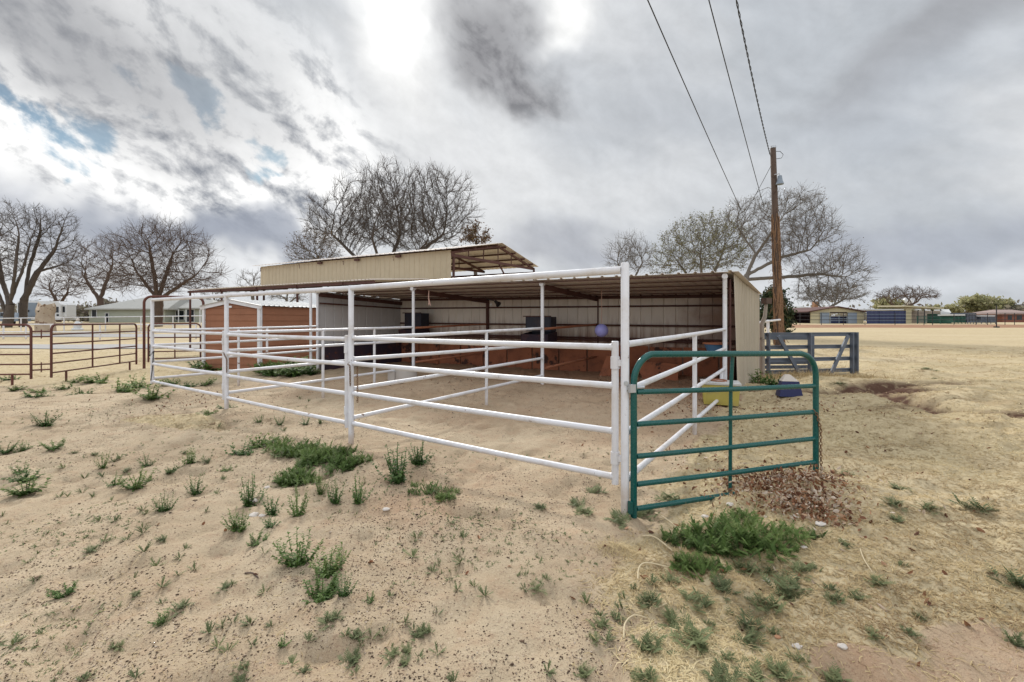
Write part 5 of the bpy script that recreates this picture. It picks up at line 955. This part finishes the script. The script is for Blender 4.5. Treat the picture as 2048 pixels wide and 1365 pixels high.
for cx, cy, rx, ry, n, hh, lab in ((650, 918, 78, 22, 17, 34, 'feathery weed in the dark green carpet left of the second tall post'), (580, 915, 50, 26, 8, 28, 'feathery weed in the loose left end of the dark green carpet'), (600, 960, 30, 16, 6, 32, 'feathery weed below the loose left end of the carpet'), (868, 988, 55, 18, 8, 24, 'feathery weed in the thin patch below the long front gate')):
    for i in range(n):
        a = pr.random()*6.283; q = pr.random()**.6; plant(cx+math.cos(a)*rx*q, cy+math.sin(a)*ry*q, hh*pr.uniform(.35, .9), FEB, 'feathery_weed', lab, lab.replace('feathery weed in', 'feathery weeds of').replace('feathery weed below', 'feathery weeds below'), sx=.80)
for px, py, h, sx, lab in ((1390, 1088, 62, 1.3, 'large bright feathery weed, left end of the clump before the green gate'), (1440, 1085, 72, 1.3, 'largest bright feathery weed in the middle of the clump before the green gate'), (1420, 1100, 55, 1.3, 'bright feathery weed at the front of the clump before the green gate'), (1475, 1070, 55, 1.2, 'feathery weed behind the largest bright feathery weed'), (1510, 1075, 62, 1.2, 'feathery weed right of the largest bright feathery weed'), (1355, 1085, 40, 1.2, 'dark feathery weed left of the bright clump, by the pale stalk'), (1530, 1105, 48, 1.4, 'feathery weed low right in the clump before the green gate'), (1560, 1098, 40, 1.3, 'feathery weed at the lower right tip of the clump'), (1580, 1075, 40, 1.4, 'feathery weed beside the leaf pile, left one of two'), (1620, 1070, 34, 1.4, 'feathery weed beside the leaf pile, right one of two'), (1490, 1040, 34, 1.3, 'small feathery weed against the lowest green rail'), (1400, 1145, 48, 1.3, 'feathery weed below the bright clump, in the straw'), (1375, 1130, 36, 1.2, 'small feathery weed left of the one below the bright clump'), (1430, 1140, 34, 1.2, 'small feathery weed right of the one below the bright clump')):
    plant(px, py, h*.76, FEB, 'feathery_weed', lab, gF, sx=sx*.60)
gS = 'grey green weeds in the straw'
for px, py, h, sx in ((1392, 1290, 56, 1.), (1355, 1255, 50, 1.), (1300, 1295, 44, 1.), (1490, 1255, 48, 1.), (1500, 1285, 38, .9), (1535, 1215, 42, 1.), (1575, 1180, 48, 1.1), (1450, 1180, 40, 1.), (1395, 1208, 44, 1.), (1490, 1142, 34, .9), (1535, 1143, 30, .9), (1600, 1145, 34, 1.), (1620, 1140, 26, 1.), (1710, 1195, 26, 1.), (1755, 1165, 24, 1.2), (2030, 1170, 44, 1.1), (1790, 1012, 26, 1.1), (1860, 1020, 24, 1.2), (1790, 1040, 18, 1.3), (1950, 1018, 34, 1.2), (1800, 980, 16, 1.5), (1445, 1362, 48, 1.), (1510, 1360, 46, 1.), (1565, 1350, 44, 1.), (1665, 1360, 40, 1.), (1290, 1360, 34, 1.), (1600, 1320, 30, .9), (1300, 1205, 32, 1.), (1340, 1165, 26, 1.1), (1550, 1265, 22, .8), (1660, 1180, 20, 1.), (1670, 1200, 24, 1.), (1455, 1320, 26, .9), (1840, 1235, 20, 1.), (1820, 1268, 22, 1.), (1745, 1270, 20, 1.), (2040, 1290, 40, .8), (1800, 1130, 14, 1.2), (1690, 1090, 14, 1.2), (1600, 1190, 18, 1.), (1580, 1200, 20, 1.), (1420, 1250, 20, .8), (1880, 760, 7, 3.), (1840, 738, 6, 4.), (1860, 742, 6, 3.), (1750, 725, 5, 3.5), (1690, 950, 20, 1.2), (1680, 765, 9, 2.2), (1240, 1040, 26, 1.5), (1285, 1030, 28, 1.5), (1155, 1010, 22, 1.4), (1190, 985, 20, 1.4), (1340, 1000, 20, 1.6), (1170, 1025, 18, 1.4), (1080, 1015, 14, 1.4)):
    plant(px, py, h*.78, SG, 'sage_weed', 'feathery grey green weed tuft growing in straw or dry grass', gS, sx=sx*1.0)
z4 = [(835, 75), (610, 125), (545, 185), (940, 120), (740, 120), (845, 185), (155, 250), (205, 360), (390, 440), (785, 340), (915, 270), (1050, 225), (1085, 170), (1140, 290), (1040, 320), (945, 390), (800, 440), (945, 490), (685, 515), (1055, 520), (970, 600), (925, 630), (1225, 660), (1360, 600), (1300, 615), (1275, 740), (1330, 770), (1475, 735), (665, 755), (505, 925), (795, 920), (1710, 840), (1775, 890), (1415, 870), (1415, 940), (1805, 705), (1590, 620), (1465, 605), (1900, 605), (1940, 590), (1360, 380), (1325, 400), (1545, 430), (1490, 150), (1545, 195), (75, 730)]
z3 = [(650, 770), (670, 885), (835, 930), (580, 880), (1205, 830), (855, 840), (835, 820), (480, 720), (350, 745), (395, 740), (600, 625), (495, 635), (745, 590), (665, 540), (700, 520), (370, 575), (1270, 725), (1205, 540), (540, 745), (15, 850), (1080, 490), (1180, 605), (1040, 575), (1310, 650), (1000, 610), (430, 490), (545, 500), (1280, 340), (1875, 310), (1660, 360), (1755, 170), (1805, 185)]
z5 = [(660, 600), (800, 510), (820, 540), (900, 680), (805, 700), (755, 650), (965, 735), (690, 840), (500, 890), (550, 940), (580, 980), (600, 955), (645, 950), (370, 970), (305, 980), (150, 970), (215, 970), (240, 1020), (180, 1120), (210, 1085), (205, 1190), (410, 1070), (420, 1090), (500, 1060), (490, 1130), (580, 1100), (690, 1070), (785, 1240), (410, 740), (1270, 700), (1325, 640), (1200, 700), (1640, 920), (1640, 860), (1740, 865), (1770, 815), (1850, 700), (1940, 670), (1940, 760), (1540, 1190), (1910, 1220), (1600, 990), (1680, 1000), (1330, 1180), (1785, 755), (1560, 780), (545, 510), (565, 400), (405, 355), (760, 310), (840, 400), (780, 405)]
for lst, ox, oy in ((z4, 0, 1040), (z3, 0, 740), (z5, 640, 940)):
    for zx, zy in lst:
        px, py = ox+zx/2.926, oy+zy/2.926; plant(px, py, lerp(10, 19, min(1, (py-850)/450))*pr.uniform(.7, 1.2), SD+SG[:1], 'seedling', 'small grey green seedling weed standing alone on bare sand', 'seedling weeds on the sand', sx=1.05)

# loose scatter ("stuff")
def scatter_xy(n, dmin, dmax, r, lat=1.25, p=1.):
    d = dmin*(dmax/dmin)**(r.random(n)**p); x = (r.random(n)*2-1)*lat*d; return x, d
r = np.random.default_rng(21)
x, y = scatter_xy(130000, 1.7, 11, r); m = (mask_grass(x, y) < .45) & ~((x > 1.0) & (y < 2.7)) & (fbm(x, y, 1.1, 3, 8)+.22 > r.random(len(x))*.5); x, y = x[m], y[m]; n = len(x); z = H(x, y)
octv = np.array([[1, 0, 0], [0, 1, 0], [-1, 0, 0], [0, -1, 0], [0, 0, .7], [0, 0, -.7]]); octf = np.array([[0, 1, 4], [1, 2, 4], [2, 3, 4], [3, 0, 4], [1, 0, 5], [2, 1, 5], [3, 2, 5], [0, 3, 5]])
sz = .0016+.0046*r.random(n)**2.5+.0006*y; sz *= np.where(r.random(n) < .02, 2., 1); an = r.random(n)*6.283; ca, sa = np.cos(an), np.sin(an); sc = np.stack([sz, sz*(.5+.5*r.random(n)), sz*.6], -1)
v = octv[None]*sc[:, None, :]; v = np.stack([v[..., 0]*ca[:, None]-v[..., 1]*sa[:, None], v[..., 0]*sa[:, None]+v[..., 1]*ca[:, None], v[..., 2]], -1)+np.stack([x, y, z+sz*.15], -1)[:, None, :]
tag(np_obj('gravel', v.reshape(-1, 3), (np.arange(n)*6)[:, None, None].repeat(8, 1)[:, :, 0][:, :, None]+octf[None], M['gravel'], tint=np.repeat(np.clip(r.random(n)**1.8, 0, 1), 6)) if False else np_obj('gravel', v.reshape(-1, 3), ((np.arange(n)*6)[:, None, None]+octf[None]).reshape(-1, 3), M['gravel'], tint=np.repeat(r.random(n)**1.7, 6)), 'dark and pale bits of gravel and dung on the sand', 'gravel', kind='stuff')
def blades(x, y, L, w, el, r, tint, lift=0.):
    n = len(x); z = H(x, y)+lift; a = r.random(n)*6.283; d = np.stack([np.cos(a)*np.cos(el), np.sin(a)*np.cos(el), np.sin(el)], -1); sd = np.stack([-np.sin(a), np.cos(a), (r.random(n)-.5)*.8], -1); p0 = np.stack([x, y, z-.002], -1)-d*(L*.15)[:, None]
    p1 = p0+d*(L*.5)[:, None]; d2 = d+np.stack([r.normal(size=n)*.35, r.normal(size=n)*.35, -.5*np.abs(r.normal(size=n))-.15], -1); d2 /= np.linalg.norm(d2, axis=1, keepdims=True); p2 = p1+d2*(L*.5)[:, None]; h = (w*.5)[:, None]
    V = np.stack([p0-sd*h, p0+sd*h, p1-sd*h*.9, p1+sd*h*.9, p2-sd*h*.25, p2+sd*h*.25], 1).reshape(-1, 3); k = (np.arange(n)*6)[:, None]; Q = np.stack([k+np.array([[0, 1, 3, 2]]), k+np.array([[2, 3, 5, 4]])], 1).reshape(-1, 4); return V, Q, np.repeat(tint, 6)
x, y = scatter_xy(380000, 1.5, 24, r, 1.22, .95); x = np.where(x > 0, x*(1.22*y+1.7)/(1.22*y), x); mg = mask_grass(x, y); cl = fbm(x, y, 2.6, 4, 61)+.5; m = (mg*(.35+1.0*cl) > r.random(len(x))*1.0) & (mask_dark(x, y) < .5); m &= ~((x < -5) & (y > 9) & (r.random(len(x)) < .45)); m &= ~((y > 7.6) & (x > -6.5) & (x < 4+.76*(y-8.1)) & (y < 17)); x, y, cl = x[m], y[m], cl[m]; n = len(x)
L = (.030+.050*r.random(n)**1.4)*(1+.04*y); w = .0024+.0014*r.random(n)+.00050*y; el = np.clip(.10+.32*r.random(n)**2.2+np.where(r.random(n) < .06, .5, 0), 0, 1.3); t = np.clip(.22+.55*cl*r.random(n)+.28*r.random(n)+(.9+.9*sstep(4, 8, y))*fbm(x, y*1.6, 1.1, 4, 71), 0, 1)
V, Q, T = blades(x, y, L, w, el, r, t, .004); tag(np_obj('dry_grass', V, Q, M['straw'], tint=T), 'matted dry straw coloured grass covering the field', 'grass', kind='stuff')
# dead straw and stalks lying thinly over sand and weeds
x, y = scatter_xy(9000, 1.8, 9, r); m = (mask_grass(x, y) < .6) & (fbm(x, y, .8, 3, 15) > .02); x, y = x[m], y[m]; n = len(x); V, Q, T = blades(x, y, .02+.05*r.random(n), .0015+.0004*y, .05+.15*r.random(n), r, r.random(n)*.8, .003); tag(np_obj('straw_litter', V, Q, M['straw'], tint=T), 'loose bits of straw on the sand', 'straw', kind='stuff')
ns = 2600; x, y = scatter_xy(ns*3, 1.9, 8.5, r, 1.2); q = (mask_grass(x, y) < .5) & (fbm(x, y, .9, 3, 301) > .0+.12*r.random(ns*3)) & ~((y > 5.5) & (x > -3)); x, y = x[q][:ns], y[q][:ns]; k_ = r.integers(4, 8, len(x)); x = np.repeat(x, k_)+r.normal(0, .005, k_.sum()); y = np.repeat(y, k_)+r.normal(0, .005, k_.sum()); n = len(x)
V, Q, T = blades(x, y, (.012+.022*r.random(n))*(1+.05*y), .003+.003*r.random(n)+.0005*y, .25+.9*r.random(n), r, np.clip(.1+.8*r.random(n), 0, 1)); tag(np_obj('sprouts', V, Q, M['sage'], tint=T), 'countless tiny sprouts coming up through the sand', 'sprouts', kind='stuff')
# brown dead weeds at the grey gate
n = 5000; x = r.normal(7.3, .95, n); y = r.normal(10.75, .28, n); V, Q, T = blades(x, y, .08+.28*r.random(n)**1.6, .004+.004*r.random(n), .3+.9*r.random(n), r, np.clip(.18+.35*r.random(n), 0, 1)); tag(np_obj('dead_weeds', V, Q, M['straw'], tint=T), 'tangled brown dead weeds along the foot of the grey channel gate', 'dead weeds', kind='stuff')
# leaf pile and litter
def leaflitter(x, y, z, s, r, tint):
    n = len(x); g = np.array([(-1, -.0, 0), (-.45, -.42, .18), (-.45, .42, .2), (.3, -.45, .22), (.3, .45, .15), (1, 0, -.05), (-.1, 0, -.06)]); fq = np.array([[0, 1, 6], [0, 6, 2], [1, 3, 6], [2, 6, 4], [3, 5, 6], [4, 6, 5]])
    A_ = r.normal(size=(n, 4)); A_ /= np.linalg.norm(A_, axis=1, keepdims=True); A_[:, 0] *= 1.0
    w_, X_, Y_, Z_ = A_.T; X_ = X_*.75; Y_ = Y_*.75; nn = np.sqrt(w_**2+X_**2+Y_**2+Z_**2); w_, X_, Y_, Z_ = w_/nn, X_/nn, Y_/nn, Z_/nn
    Rm = np.stack([np.stack([1-2*(Y_**2+Z_**2), 2*(X_*Y_-Z_*w_), 2*(X_*Z_+Y_*w_)], -1), np.stack([2*(X_*Y_+Z_*w_), 1-2*(X_**2+Z_**2), 2*(Y_*Z_-X_*w_)], -1), np.stack([2*(X_*Z_-Y_*w_), 2*(Y_*Z_+X_*w_), 1-2*(X_**2+Y_**2)], -1)], 1)
    gg_ = g[None]*np.stack([s, s*(.6+.5*r.random(n)), s*(.5+1.6*r.random(n))], -1)[:, None, :]; v = np.einsum('nij,nkj->nki', Rm, gg_)+np.stack([x, y, z], -1)[:, None, :]; return v.reshape(-1, 3), ((np.arange(n)*7)[:, None, None]+fq[None]).reshape(-1, 3), np.repeat(tint, 7)
pts = []
for (px, py, sx_, sy_, n) in ((1565, 965, .29, .15, 1500), (1610, 1015, .18, .12, 800), (1645, 1040, .10, .05, 110), (1500, 955, .20, .10, 150), (1430, 930, .25, .12, 70), (1560, 1000, .36, .20, 260)):
    q = G(px, py); pts.append(np.stack([r.normal(q.x, sx_, n), r.normal(q.y, sy_, n), np.abs(r.normal(0, .045, n))*np.clip(n/300, .3, 1)], -1))
pp = np.concatenate(pts); n = len(pp); V, Q, T = leaflitter(pp[:, 0], pp[:, 1], H(pp[:, 0], pp[:, 1])+pp[:, 2]+.008, .010+.020*r.random(n)**1.5, r, np.clip(r.random(n)**1.05, 0, 1)); tag(np_obj('leaf_pile', V, Q, M['litter'], tint=T), 'heap of curled brown dead leaves drifted against the green gate', 'leaf pile', kind='stuff')
pts = []
for (cx, cy, sx_, sy_, n) in ((4.6, 7.2, .8, .6, 190), (2.9, 7.4, .7, .5, 160), (1.9, 2.9, .6, .3, 70), (5.5, 8.8, .8, .5, 110), (-.4, 10.6, 3, .5, 150), (2.4, 5.3, .7, .7, 110), (3.3, 3.4, 1.2, .6, 22), (-.6, 3.4, .7, .4, 14), (4.8, 6.2, 1.5, .8, 50), (-6.2, 8.9, 1., .8, 120)): pts.append(np.stack([r.normal(cx, sx_, n), r.normal(cy, sy_, n)], -1))
pp = np.concatenate(pts); n = len(pp); V, Q, T = leaflitter(pp[:, 0], pp[:, 1], H(pp[:, 0], pp[:, 1])+.008, .014+.02*r.random(n), r, r.random(n)**1.6*.9); tag(np_obj('leaf_litter', V, Q, M['litter'], tint=T), 'scattered dead leaves lying on the dirt and straw', 'leaves', kind='stuff')
# stones, stalks, dead tuft
def rock(px, py, wpx, mat, lab, seed, flat=.6):
    q = G(px, py); s = wpx*q.y/F/2; rr = random.Random(seed); mb = MB(); n1, n2 = 9, 6; vs = []
    ph = [rr.uniform(.7, 1.2) for _ in range(n1)]
    for j in range(n2):
        t = math.pi*(.06+.88*j/(n2-1))
        for k in range(n1): a = 2*math.pi*k/n1; rd = s*ph[(k+j) % n1]*math.sin(t); vs.append(q+V3((rd*math.cos(a), rd*math.sin(a)*.8, s*flat*(-math.cos(t)*1.0+.35)*ph[(k*2+j) % n1])))
    mb.add(vs, [(j*n1+k, j*n1+(k+1) % n1, (j+1)*n1+(k+1) % n1, (j+1)*n1+k) for j in range(n2-1) for k in range(n1)]+[tuple((n2-1)*n1+k for k in range(n1)), tuple(range(n1-1, -1, -1))]); single('stone', lab, 'stone', mb, mat, q, angle=25)
for i, a in enumerate(((472, 1055, 17, 'orangestone', 'rounded orange stone in front of a weed'), (506, 1003, 18, 'stone', 'pale stone lying in the ragged weed'), (508, 1032, 20, 'stone', 'flat white stone chip below the ragged weed'), (524, 1033, 15, 'stone', 'upright white stone chip right of the flat one'), (535, 976, 12, 'stone', 'small pale stone above the ragged weed'), (772, 1020, 14, 'stone', 'white angular stone alone on the bare sand'), (835, 925, 11, 'stone', 'pale stone beside the dense weed clump'), (1608, 1096, 14, 'stone', 'white stone chip at the edge of the straw'), (1535, 1163, 15, 'stone', 'white sliver of stone in the straw'), (1595, 1295, 20, 'stone', 'pale tan stone in the straw near the bottom'), (1685, 1295, 20, 'stone', 'white stone beside a brown leaf near the bottom'), (1555, 1275, 14, 'orangestone', 'small tan stone among the straw'), (1936, 832, 10, 'stone', 'lone white stone out in the dry field'), (1640, 1050, 22, 'stone', 'pale stone at the tip of the leaf pile'), (1410, 1035, 16, 'stone', 'pale stone left of the bright feathery clump'), (1460, 1010, 14, 'stone', 'pale stone under the lowest green rail'))):
    rock(a[0], a[1], a[2], M[a[3]], a[4], i, .45)
def stalk(pts, rad, lab, mat='straw_solid'):
    ps = []
    for px, py, h in pts: q = G(px, py); ps.append(q+V3((0, 0, h)))
    sm = []
    for i in range(len(ps)-1):
        for k in range(4):
            t = k/4; p0 = ps[max(i-1, 0)]; p1 = ps[i]; p2 = ps[i+1]; p3 = ps[min(i+2, len(ps)-1)]; sm.append(.5*((2*p1)+(-p0+p2)*t+(2*p0-5*p1+4*p2-p3)*t*t+(-p0+3*p1-3*p2+p3)*t**3))
    sm.append(ps[-1]); single('dry_stalk', lab, 'stalk', MB().tube(sm, [rad]*(len(sm)-1)+[rad*.5], 6), M[mat], ps[0])
M['straw_solid'] = paint('pale_dry_stalk', (.55, .46, .30), (.35, .25, .13), .8, .7)
stalk([(1248, 1277, .0), (1250, 1255, .02), (1268, 1242, .03), (1295, 1240, .01)], .004, 'curved pale stalk arching at the edge of the sand'); stalk([(1276, 1165, 0), (1278, 1145, .03), (1295, 1138, .04), (1345, 1140, .01)], .004, 'pale stalk bent in an arch below the bright feathery clump'); stalk([(1310, 1030, .02), (1335, 1050, .04), (1368, 1070, .01)], .005, 'straight pale stalk leaning into the bright feathery clump'); stalk([(1285, 1075, .01), (1310, 1080, .02), (1345, 1105, .01)], .005, 'grey dry stick left of the bright feathery clump'); stalk([(585, 1035, .01), (600, 1028, .02), (620, 1022, .01)], .004, 'pale stalk at the foot of the slim upright weed'); stalk([(1662, 1075, .0), (1700, 1085, .01)], .004, 'short pale stalk in the straw right of the leaf pile'); stalk([(490, 1148, .004), (505, 1150, .01), (517, 1158, .004)], .005, 'short dark twig on the lower left sand', 'post'); stalk([(1720, 1100, .01), (1728, 1125, .02), (1745, 1148, .01)], .003, 'thin upright pale stalk in the dry grass'); stalk([(1310, 1222, .01), (1335, 1210, .01)], .004, 'short white stalk near the left edge of the straw')
n = 240; q = G(1232, 1098); x = r.normal(q.x, .075, n); y = r.normal(q.y, .05, n); V, Q, T = blades(x, y, .08+.12*r.random(n), .002+.001*r.random(n), .1+.7*r.random(n), r, .35+.4*r.random(n)); o = np_obj('dead_tuft', V, Q, M['straw'], tint=T); tag(o, 'tangle of dead straw on the sand below the nearest white post', 'dead plant')

# ------------------------------------------------------------------ sky, sun, camera
W = bpy.data.worlds.new('World'); bpy.context.scene.world = W; W.use_nodes = True; nt = NT(W.node_tree)
SUN_AZ, SUN_EL = math.radians(-15), math.radians(33)
sky = nt.n('ShaderNodeTexSky', _sky_type='NISHITA'); sky.sun_disc = False; sky.sun_elevation = SUN_EL; sky.sun_rotation = SUN_AZ; sky.altitude = 1000
dv = nt.n('ShaderNodeTexCoord').outputs['Generated']; sp = nt.n('ShaderNodeSeparateXYZ'); nt.link(dv, sp.inputs[0])
az = nt.math('ARCTAN2', sp.outputs[0], sp.outputs[1]); el = nt.math('ARCSINE', nt.math('MULTIPLY', sp.outputs[2], .9999))
cb_ = nt.n('ShaderNodeCombineXYZ'); nt.link(az, cb_.inputs[0]); nt.link(el, cb_.inputs[1]); ae = cb_.outputs[0]
def px2ae(px, py): v = Vector(((px-1024)/F, 1, (HZ-py)/F)).normalized(); return math.atan2(v.x, v.y), math.asin(v.z)
wn = nt.noise(dv, 3.4, 4, .6, color=True); wa = nt.vmath('ADD', ae, nt.vmath('SCALE', nt.vmath('SUBTRACT', wn, (.5, .5, .5)), .26))
def blob(px, py, rx, ry, rot=0, soft=0., src=None):
    a, e = px2ae(px, py); mp = nt.n('ShaderNodeMapping', _vector_type='TEXTURE'); nt.link(src or wa, mp.inputs[0]); mp.inputs['Location'].default_value = (a, e, 0); mp.inputs['Rotation'].default_value = (0, 0, rot); mp.inputs['Scale'].default_value = (rx/F, ry/F, 1)
    return nt.rng(nt.vmath('LENGTH', mp.outputs[0], out=1), 1.0, soft)
def mapped(vec, rot, sx, sy, off=(0, 0)):
    mp = nt.n('ShaderNodeMapping', _vector_type='TEXTURE'); nt.link(vec, mp.inputs[0]); mp.inputs['Location'].default_value = (*off, 0); mp.inputs['Rotation'].default_value = (0, 0, rot); mp.inputs['Scale'].default_value = (1/sx, 1/sy, 1); return mp.outputs[0]
# billows: density noise, shaded by how it falls off towards the sun
dens = nt.noise(mapped(ae, -.42, 7.4, 11.), 1., 8, .60, .15, '2D'); dens2 = nt.noise(mapped(ae, -.42, 7.4, 11., (-.010, -.016)), 1., 7, .60, .15, '2D')
relief = nt.math('MULTIPLY', nt.math('SUBTRACT', dens, dens2), 3.4)
soft = nt.noise(mapped(ae, -.35, 1.6, 3.4), 1., 4, .55, .4, '2D')
def mx(f, a, b): return nt.mix(f, a, b)
SKYK = 10.
def col(r_, g_, b_): return (r_*SKYK, g_*SKYK, b_*SKYK)
base = mx(nt.rng(soft, .32, .68), col(.325, .345, .37), col(.44, .45, .462))
base = mx(nt.math('MULTIPLY', blob(850, 90, 560, 520, 0, 0., ae), .45), base, col(.51, .515, .52))
field = nt.math('MAXIMUM', blob(330, 215, 470, 250, -.4, .45), nt.math('MAXIMUM', blob(560, 300, 240, 190, -.6, .4), blob(60, 330, 360, 150, -.1, .45)))
lit = nt.math('ADD', nt.math('ADD', .80, relief), nt.math('MULTIPLY', nt.math('SUBTRACT', soft, .5), 1.5))
cum = mx(nt.rng(lit, .15, .95, 0, 1, False), col(.185, .20, .23), col(.66, .66, .655)); base = mx(field, base, cum)
nis = nt.mix(1., sky.outputs[0], (.46, .53, .49), 'MULTIPLY')
holes = None
for h in ((45, 255, 170, 62, -.45), (200, 262, 85, 48, -.6), (410, 200, 125, 50, -.5), (500, 295, 130, 42, -.5), (535, 365, 75, 32, -.6), (130, 335, 70, 28, -.3), (285, 175, 70, 28, -.5), (330, 250, 60, 26, -.5)):
    b_ = blob(*h, 0.25); holes = b_ if holes is None else nt.math('MAXIMUM', holes, b_)
hole = nt.rng(nt.math('SUBTRACT', nt.math('MULTIPLY', holes, .30), nt.math('SUBTRACT', dens, .30)), .0, .17); hole = nt.math('MULTIPLY', hole, nt.rng(holes, .02, .3)); base = mx(nt.math('MULTIPLY', hole, .92), base, nis)
for px, py, rx, ry, rot, k, c in ((70, 50, 470, 150, -.3, .8, (.20, .205, .22)), (420, 70, 260, 110, -.55, .55, (.29, .30, .315)), (330, 468, 400, 62, -.06, .9, (.205, .225, .27)), (560, 490, 180, 48, 0, .7, (.23, .25, .295)), (1130, 500, 240, 60, 0, .6, (.23, .24, .275)), (1800, 490, 330, 60, -.05, .65, (.25, .27, .315)), (1900, 80, 280, 75, .3, .75, (.215, .22, .235)), (1790, 150, 130, 50, .3, .4, (.27, .28, .30)), (1290, 250, 260, 160, -.5, .3, (.34, .35, .37)), (1750, 240, 300, 90, .2, .4, (.33, .355, .39))):
    base = mx(nt.math('MULTIPLY', blob(px, py, rx, ry, rot, .15), k), base, col(*c))
for px, py, rx, ry, rot, k, c in ((1300, 400, 420, 110, 0, .5, (.52, .525, .53)), (480, 560, 220, 40, 0, .6, (.55, .56, .57)), (1900, 560, 420, 45, 0, .5, (.48, .50, .53)), (960, 350, 220, 150, 0, .5, (.53, .535, .54)), (80, 580, 300, 40, 0, .45, (.46, .49, .53))):
    base = mx(nt.math('MULTIPLY', blob(px, py, rx, ry, rot, 0.), k), base, col(*c))
base = mx(nt.math('MULTIPLY', blob(800, 110, 140, 250, .35, .0), .85), base, col(.56, .56, .557)); base = mx(blob(785, 35, 105, 130, .3, .0), base, col(.80, .80, .79)); base = mx(nt.math('MULTIPLY', blob(1115, 30, 80, 75, .4, .1), .85), base, col(.68, .68, .67))
dk1 = nt.math('MAXIMUM', blob(995, 100, 205, 92, -.62, .2), blob(1068, 185, 110, 66, -.3, .2)); base = mx(nt.math('MULTIPLY', dk1, .93), base, mx(nt.rng(lit, .2, .9, 0, 1, False), col(.12, .12, .13), col(.21, .21, .22)))
relief_all = nt.math('ADD', 1., nt.math('MULTIPLY', relief, .11)); base = nt.vmath('SCALE', base, relief_all)
# added fill: unseen sky overhead and behind the camera brightened for ground and shed
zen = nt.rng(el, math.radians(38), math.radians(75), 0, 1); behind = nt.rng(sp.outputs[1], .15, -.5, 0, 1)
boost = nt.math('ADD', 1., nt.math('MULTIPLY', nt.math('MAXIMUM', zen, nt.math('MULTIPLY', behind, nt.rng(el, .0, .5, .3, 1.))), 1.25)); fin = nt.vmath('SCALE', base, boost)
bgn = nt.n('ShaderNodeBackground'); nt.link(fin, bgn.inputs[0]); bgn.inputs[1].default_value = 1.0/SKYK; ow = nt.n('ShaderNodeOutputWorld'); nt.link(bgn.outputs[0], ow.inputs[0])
L_ = bpy.data.lights.new('sun', 'SUN'); L_.energy = 2.4; L_.angle = math.radians(11); L_.color = (1, .96, .9); so_ = bpy.data.objects.new('sun', L_); C.objects.link(so_)
sd_ = Vector((math.sin(SUN_AZ)*math.cos(SUN_EL), math.cos(SUN_AZ)*math.cos(SUN_EL), math.sin(SUN_EL))); so_.rotation_euler = sd_.to_track_quat('Z', 'Y').to_euler(); so_.location = sd_*50
cam = bpy.data.cameras.new('camera'); co_ = bpy.data.objects.new('camera', cam); C.objects.link(co_); co_.location = (0, 0, EYE); co_.rotation_euler = (math.radians(90), 0, 0)
cam.sensor_width = 36; cam.lens = F/2048*36; cam.shift_y = -(682.5-HZ)/2048; cam.clip_start = .05; cam.clip_end = 3000
sc = bpy.context.scene; sc.camera = co_
sc.view_settings.view_transform = 'Standard'; sc.view_settings.look = 'None'; sc.view_settings.exposure = .70; sc.view_settings.gamma = 1
